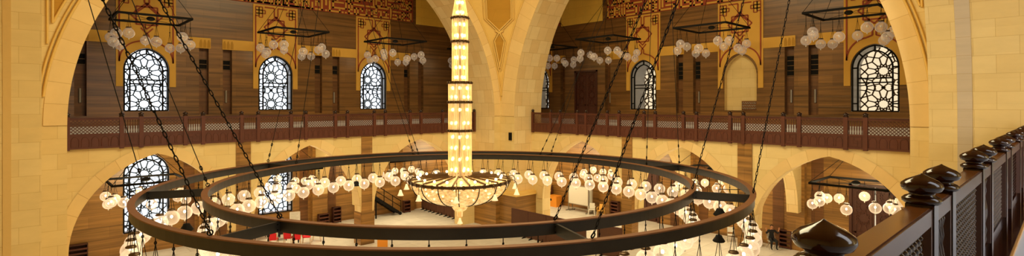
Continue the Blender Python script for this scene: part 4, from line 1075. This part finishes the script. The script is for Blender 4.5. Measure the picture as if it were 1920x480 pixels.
# shoe racks
def rack(loc, rz, w, h, label):
    t = thing('shoe_rack', label, 'rack', loc, rz); n = max(2, round(h / .3))
    mb = MB(); mb.box(-w / 2, -.17, 0, -w / 2 + .04, .17, h); mb.box(w / 2 - .04, -.17, 0, w / 2, .17, h); mb.box(-w / 2, .15, 0, w / 2, .17, h); mb.box(-w / 2, -.18, h - .04, w / 2, .18, h); mb.build('carcass', 'rack', t)
    for i in range(n):
        mb = MB(); z = .05 + i * (h - .1) / n; mb.box(-w / 2 + .04, -.16, z, w / 2 - .04, .15, z + .03); mb.box(-w / 2 + .04, -.18, z, w / 2 - .04, -.16, z + .1); mb.build('shelf', 'wood2', t)
rack((16.1, VB - .58, FL), 0, .75, .85, 'low dark wooden shoe rack against the pilaster behind the poster')
rack((17.25, VB - .25, FL), 0, .6, 1.15, 'taller dark wooden shoe rack right of the poster')
rack((23.0, VB - .65, FL), 0, .6, .95, 'dark wooden shoe rack between the metal steps and the partition')
rack((2.35, VB - .3, FL), 0, .9, 1.1, 'dark wooden shoe rack at the foot of the left pier')
rack((UB - .3, 11.95, FL), PI / 2 * -1, .7, 1.1, 'dark wooden shoe rack to the right of the seated man')
rack((UB - .3, 24.55, FL), PI / 2 * -1, .7, 1.15, 'dark wooden shoe rack right of the yellow chair')
# metal steps
t = thing('metal_steps', 'black metal steps with railing climbing to the bright doorway', 'stairs', (20.9, 37.0, FL))
for i in range(8):
    mb = MB(); x = 1.2 - i * .27; z = .2 * (i + 1); mb.box(x - .28, -.5, z - .03, x, .5, z); mb.build('tread', 'black', t)
mb = MB(); mb.box(-2.1, -.5, 1.62, -.95, .6, 1.66); mb.build('landing', 'black', t)
for s in (-1, 1):
    mb = MB(); mb.bar((1.3, s * .5, .05), (-.95, s * .5, 1.62), .05, .22); mb.build('stringer', 'black', t)
mb = MB()
for x, z in ((1.25, .15), (.5, .72), (-.25, 1.25), (-.95, 1.64), (-2.0, 1.64)): mb.tube([(x, -.52, z - .1), (x, -.52, z + .95)], .03, 6)
for e in (.95, .5): mb.tube([(1.25, -.52, .15 + e), (-.95, -.52, 1.64 + e), (-2.0, -.52, 1.64 + e)], .03, 6)
mb.build('railing', 'black', t)
mb = MB()
for x, z in ((1.2, .1), (-.9, 1.5), (-2.0, 1.6)):
    for y in (-.45, .45): mb = MB(); mb.box(x - .04, y - .04, 0, x + .04, y + .04, z); mb.build('leg', 'black', t)
# poster on a stand, notice board, table
p = at(553, 432)
t = thing('poster_stand', 'white poster with lines of small text on a thin stand', 'poster', p, math.radians(-20))
mb = MB(); mb.box(-.34, -.015, .45, .34, .015, 1.3); mb.build('board', 'white', t)
mb = MB()
for i in range(7): mb.box(-.26, -.02, 1.2 - i * .1, .26 - .08 * (i % 3), -.015, 1.215 - i * .1)
mb.build('printed_lines', 'grey', t)
for P in ([(-.25, 0, .5), (-.3, -.2, 0)], [(.25, 0, .5), (.3, -.2, 0)], [(0, .01, .9), (0, .35, 0)]): mb = MB(); mb.tube(P, .015, 5); mb.build('leg', 'black', t)
p = at(716, 466)
t = thing('notice_board', 'bright yellow notice board at the foot of the left column', 'board', p, math.radians(-10))
mb = MB(); mb.box(-.28, -.02, .05, .36, .02, .95); mb.build('board', 'orange', t); mb = MB(); mb.box(.1, -.03, .6, .25, -.02, .64); mb.build('lettering_line', 'rack', t)
mb = MB(); mb.box(-.28, -.2, 0, -.24, .2, .05); mb.box(.3, -.2, 0, .34, .2, .05); mb.build('foot', 'rack', t)
p = at(488, 450)
t = thing('folding_table', 'low folding table with red-brown top left of the red chairs', 'table', p, math.radians(25))
mb = MB(); mb.box(-.8, -.35, .7, .8, .35, .74); mb.build('tabletop', 'red', t)
for sx in (-1, 1):
    for sy in (-1, 1): mb = MB(); mb.bar((sx * .7, sy * .3, 0), (sx * .62, sy * .28, .7), .04); mb.build('leg', 'wood2', t)
# red banquet chairs; back of the chair is +y in its own frame
def banquet(label, loc, rz):
    t = thing('banquet_chair', label, 'chair', loc, rz, 'red banquet chairs')
    mb = MB(); mb.box(-.22, -.22, .42, .22, .22, .49); mb.build('seat', 'red_fab', t)
    mb = MB(); P = [(-.2, .5), (-.21, .8)] + [(-.21 * math.cos(PI * k / 8), .8 + .13 * math.sin(PI * k / 8)) for k in range(1, 8)] + [(.21, .8), (.2, .5)]
    mb.extrude(P, lambda a, d, z: (a, d + (z - .5) * .18, z), .2, .245); b = mb.build('backrest', 'red_fab', t)
    mb = MB(); mb.tube([(x * 1.06, .222 + (z - .5) * .18, z + (.01 if z > .7 else 0)) for x, z in P], .016, 6); mb.build('frame', 'gold', b)
    for sx in (-1, 1):
        for sy in (-1, 1): mb = MB(); mb.tube([(sx * .23, sy * .25, 0), (sx * .2, sy * .2, .43)], .014, 6); mb.build('leg', 'gold', t)
    for s in (-1, 1): mb = MB(); mb.tube([(s * .2, .215, .43), (s * .21, .24, .6)], .014, 5); mb.build('upright', 'gold', t)
for (px, py, rz), L in zip(((513, 462, 150), (540, 459, 150), (556, 461, 165), (575, 457, 60), (594, 452, 60)), ('leftmost red banquet chair, seen from behind', 'second red banquet chair from the left, seen from behind', 'middle red banquet chair with a person in black on it', 'red banquet chair second from the right, turned sideways', 'rightmost red banquet chair, turned sideways')):
    banquet(L, at(px, py), math.radians(rz))
def folding_chair(label, loc, rz):
    t = thing('folding_chair', label, 'chair', loc, rz)
    mb = MB(); mb.box(-.2, -.2, .44, .2, .2, .47); mb.build('seat', 'white', t)
    mb = MB(); mb.box(-.2, .2, .58, .2, .23, .9); mb.build('backrest', 'white', t)
    for s in (-1, 1):
        mb = MB(); mb.tube([(s * .22, -.25, 0), (s * .21, .22, .92)], .014, 5); mb.build('leg', 'grey', t)
        mb = MB(); mb.tube([(s * .2, .25, 0), (s * .2, -.18, .45)], .014, 5); mb.build('leg', 'grey', t)
folding_chair('white folding chair behind the ring, left of the seated man by two places', (33.2, 14.9, FL), math.radians(-60))
folding_chair('white folding chair just left of the seated man', (33.5, 13.35, FL), math.radians(-80))
folding_chair('white folding chair under the seated man', (33.45, 12.5, FL), math.radians(-50))

def person(label, loc, rz, raised, hood=False):
    V = []; E_ = []; Rr = []
    def add(p, r, par=None):
        V.append(p); Rr.append(r)
        if par is not None: E_.append((par, len(V) - 1))
        return len(V) - 1
    pel = add((0, .02, .54), .16); sp = add((0, .05, .72), .15, pel); chs = add((0, .05, .93), .17, sp); up = add((0, .04, 1.05), .125, chs)
    nk = add((0, .02, 1.13), .052, up); hd = add((0, 0, 1.22), .078, nk); h2 = add((0, 0, 1.3), .088, hd); h3 = add((0, .005, 1.36), .06, h2)
    hands = []
    for s in (-1, 1):
        sh = add((s * .2, .04, 1.03), .08, up)
        if raised: el, wr, dn = (s * .33, -.06, .88), (s * .36, -.14, 1.12), Vector((s * .05, -.1, 1)).normalized()
        else: el, wr, dn = (s * .24, -.02, .76), (s * .12, -.24, .63), Vector((-s * .5, -1, -.1)).normalized()
        e = add(el, .055, sh); m = add(tuple((Vector(el) + Vector(wr)) / 2), .04, e); w = add(wr, .028, m)
        pc = Vector(wr) + dn * .06; pm = add(tuple(pc), .032, w); hands.append(pc)
        side = dn.cross(Vector((0, 1, 0))).normalized(); fr = side.cross(dn).normalized()
        for k, (o, l) in enumerate(((-.03, .06), (-.01, .075), (.01, .07), (.03, .055))):
            a = add(tuple(pc + side * o + dn * .045), .0095, pm); b = add(tuple(pc + side * o * 1.2 + dn * (.045 + l * .55) - fr * .006), .0085, a); add(tuple(pc + side * o * 1.3 + dn * (.045 + l) - fr * .022), .007, b)
        a = add(tuple(pc - side * .035 * s + dn * .0), .011, pm); add(tuple(pc - side * .065 * s + dn * .035), .009, a)
        hp = add((s * .09, 0, .53), .11, pel); kn = add((s * .15, -.4, .52), .085, hp); cf = add((s * .15, -.39, .32), .07, kn); an = add((s * .15, -.36, .1), .042, cf); he = add((s * .15, -.38, .05), .042, an); add((s * .16, -.54, .04), .034, he)
    me = bpy.data.meshes.new('person_cage'); me.from_pydata(V, E_, [])
    o = bpy.data.objects.new('person_cage', me); COL.objects.link(o)
    mod = o.modifiers.new('skin', 'SKIN'); lay = me.skin_vertices[0].data
    for i, r in enumerate(Rr): lay[i].radius = (r, r * (.8 if i in (1, 2, 3) else 1)); 
    lay[0].use_root = True
    ss = o.modifiers.new('sub', 'SUBSURF'); ss.levels = 1; ss.render_levels = 1
    dg = bpy.context.evaluated_depsgraph_get(); bm_ = bpy.data.meshes.new_from_object(o.evaluated_get(dg))
    bpy.data.objects.remove(o)
    mb = MB(); mb.v = [tuple(v.co) for v in bm_.vertices]
    for p in bm_.polygons:
        c = p.center; head = c.z > 1.12; hand = any((c - h).length < .17 and (c - h).length < (.15 if raised else .13) for h in hands)
        mb.f.append(tuple(p.vertices)); mb.uv.append(None); mb.sm.append(True); mb.mi.append(1 if head or hand else 0)
    n0 = len(mb.f)
    mb.sphere((0, -.092, 1.255), .018, 8, 6, 1.4)
    for s in (-1, 1): mb.sphere((s * .085, .01, 1.26), .022, 8, 6, 1.3)
    for i in range(n0, len(mb.f)): mb.mi[i] = 1
    body = mb.build('person', ['cloth', 'skin'], None); body.location = (loc[0], loc[1], loc[2] + .055); body.rotation_euler = (0, 0, rz)
    tag(body, label, 'person')
    mb = MB()
    if hood: mb.lathe([(.001, .14), (.06, .125), (.11, .06), (.12, -.04), (.13, -.16), (.16, -.24)], 16, (0, .03, 1.3), a0=-PI * .2, a1=PI * 1.2); mb.build('head_scarf', 'cloth', body)
    else: mb.lathe([(.001, .115), (.05, .1), (.085, .06), (.096, .0), (.088, -.06)], 16, (0, .012, 1.3), a0=-PI * .12, a1=PI * 1.12); mb.build('hair', 'hair', body)
    mb = MB()
    for s in (-1, 1): mb.sphere((s * .032, -.083, 1.285), .011, 6, 5)
    mb.tube([(-.025, -.082, 1.205), (0, -.088, 1.202), (.025, -.082, 1.205)], .005, 4); mb.build('face_features', 'hair', body)
person('man in black shirt and trousers seated with both forearms raised', (33.45, 12.5, FL), math.radians(-50), True)
person('person in black seated on the middle red chair, head behind the ring', at(556, 461), math.radians(165), False, True)
p = at(529, 450); plastic_chair('dark plastic chair under the person in black, behind the red chairs', p, math.radians(160), 'cloth'); person('person in black seated behind the two left red chairs', p, math.radians(160), False, True)

# ------------------------------------------------------------------ light, sky, camera
def lamp(kind, name, loc, power, col, size=.5, rot=None, sy=None):
    l = bpy.data.lights.new(name, kind); l.energy = power; l.color = col
    if kind == 'AREA':
        l.size = size
        if sy: l.shape = 'RECTANGLE'; l.size_y = sy
    elif kind == 'POINT': l.shadow_soft_size = size
    o = bpy.data.objects.new(name, l); COL.objects.link(o); o.location = loc
    if rot: o.rotation_euler = rot
    return o
WARM = (1, .76, .42); AMB = (1, .68, .30)
lamp('AREA', 'dome_light', (13, 15.5, 21.9), 4650, (1, .86, .51), 12)
for i, (x, y) in enumerate(((5, 34.2), (12.4, 34.2), (20, 34.2), (27.5, 34), (30.6, 7.4), (30.6, 15), (30.6, 22.3), (30.5, 29))):
    lamp('POINT', 'arcade_light', (x, y, 5.2), 440, (1, .82, .48), .9)
    lamp('POINT', 'gallery_light', (x, y, 13.0), 36 if i < 4 else 30, (1, .8, .46) if i < 4 else (1, .7, .2), .6)
for deg in range(0, 360, 45):
    x, y, _ = rp(9.4, deg); lamp('POINT', 'ring_light', (x, y, 5.0), 42, (1, .8, .5), .5)
lamp('AREA', 'near_gallery_fill', (6, -4.5, 12.5), 260, (.9, .95, 1), 2.5, (math.radians(35), 0, 0), 8)  # unseen fill lamp added behind the camera to brighten the near floor
lamp('AREA', 'near_reveal_fill', (9, -5.5, 10.8), 650, (1, .96, .9), 2.2, (math.radians(88), 0, math.radians(-62)), 3)  # unseen fill lamp added to lighten the right reveal, like daylight from behind
for m in ('bulb', 'crystal_bulb', 'tulip', 'crystal', 'bowl', 'globe', 'globe_dim'):
    try: M[m].cycles.emission_sampling = 'NONE'
    except Exception: pass
w = bpy.data.worlds.new('sky'); sc.world = w; w.use_nodes = True; nt = w.node_tree; bg = nt.nodes['Background']
tc = N(nt, 'ShaderNodeTexCoord'); sx = N(nt, 'ShaderNodeSeparateXYZ'); sub = N(nt, 'ShaderNodeMath', operation='SUBTRACT'); mr = N(nt, 'ShaderNodeMapRange')
nt.links.new(tc.outputs['Generated'], sx.inputs[0]); nt.links.new(sx.outputs['X'], sub.inputs[0]); nt.links.new(sx.outputs['Y'], sub.inputs[1]); nt.links.new(sub.outputs[0], mr.inputs['Value'])
mr.inputs['From Min'].default_value = -.2; mr.inputs['From Max'].default_value = .2
mx = N(nt, 'ShaderNodeMix', data_type='RGBA'); mx.inputs[6].default_value = (1.5, 1.6, 1.75, 1); mx.inputs[7].default_value = (.98, .8, .52, 1)
nt.links.new(mr.outputs['Result'], mx.inputs[0]); nt.links.new(mx.outputs[2], bg.inputs['Color']); bg.inputs['Strength'].default_value = 1.
cam = bpy.data.cameras.new('camera'); co = bpy.data.objects.new('camera', cam); COL.objects.link(co)
cam.sensor_width = 36; cam.lens = 36 * 985 / 1920; cam.shift_y = -46 / 1920; cam.clip_start = .05; cam.clip_end = 300
co.location = (0, 0, 9.5); co.rotation_euler = (PI / 2, 0, TH - PI / 2)
sc.camera = co
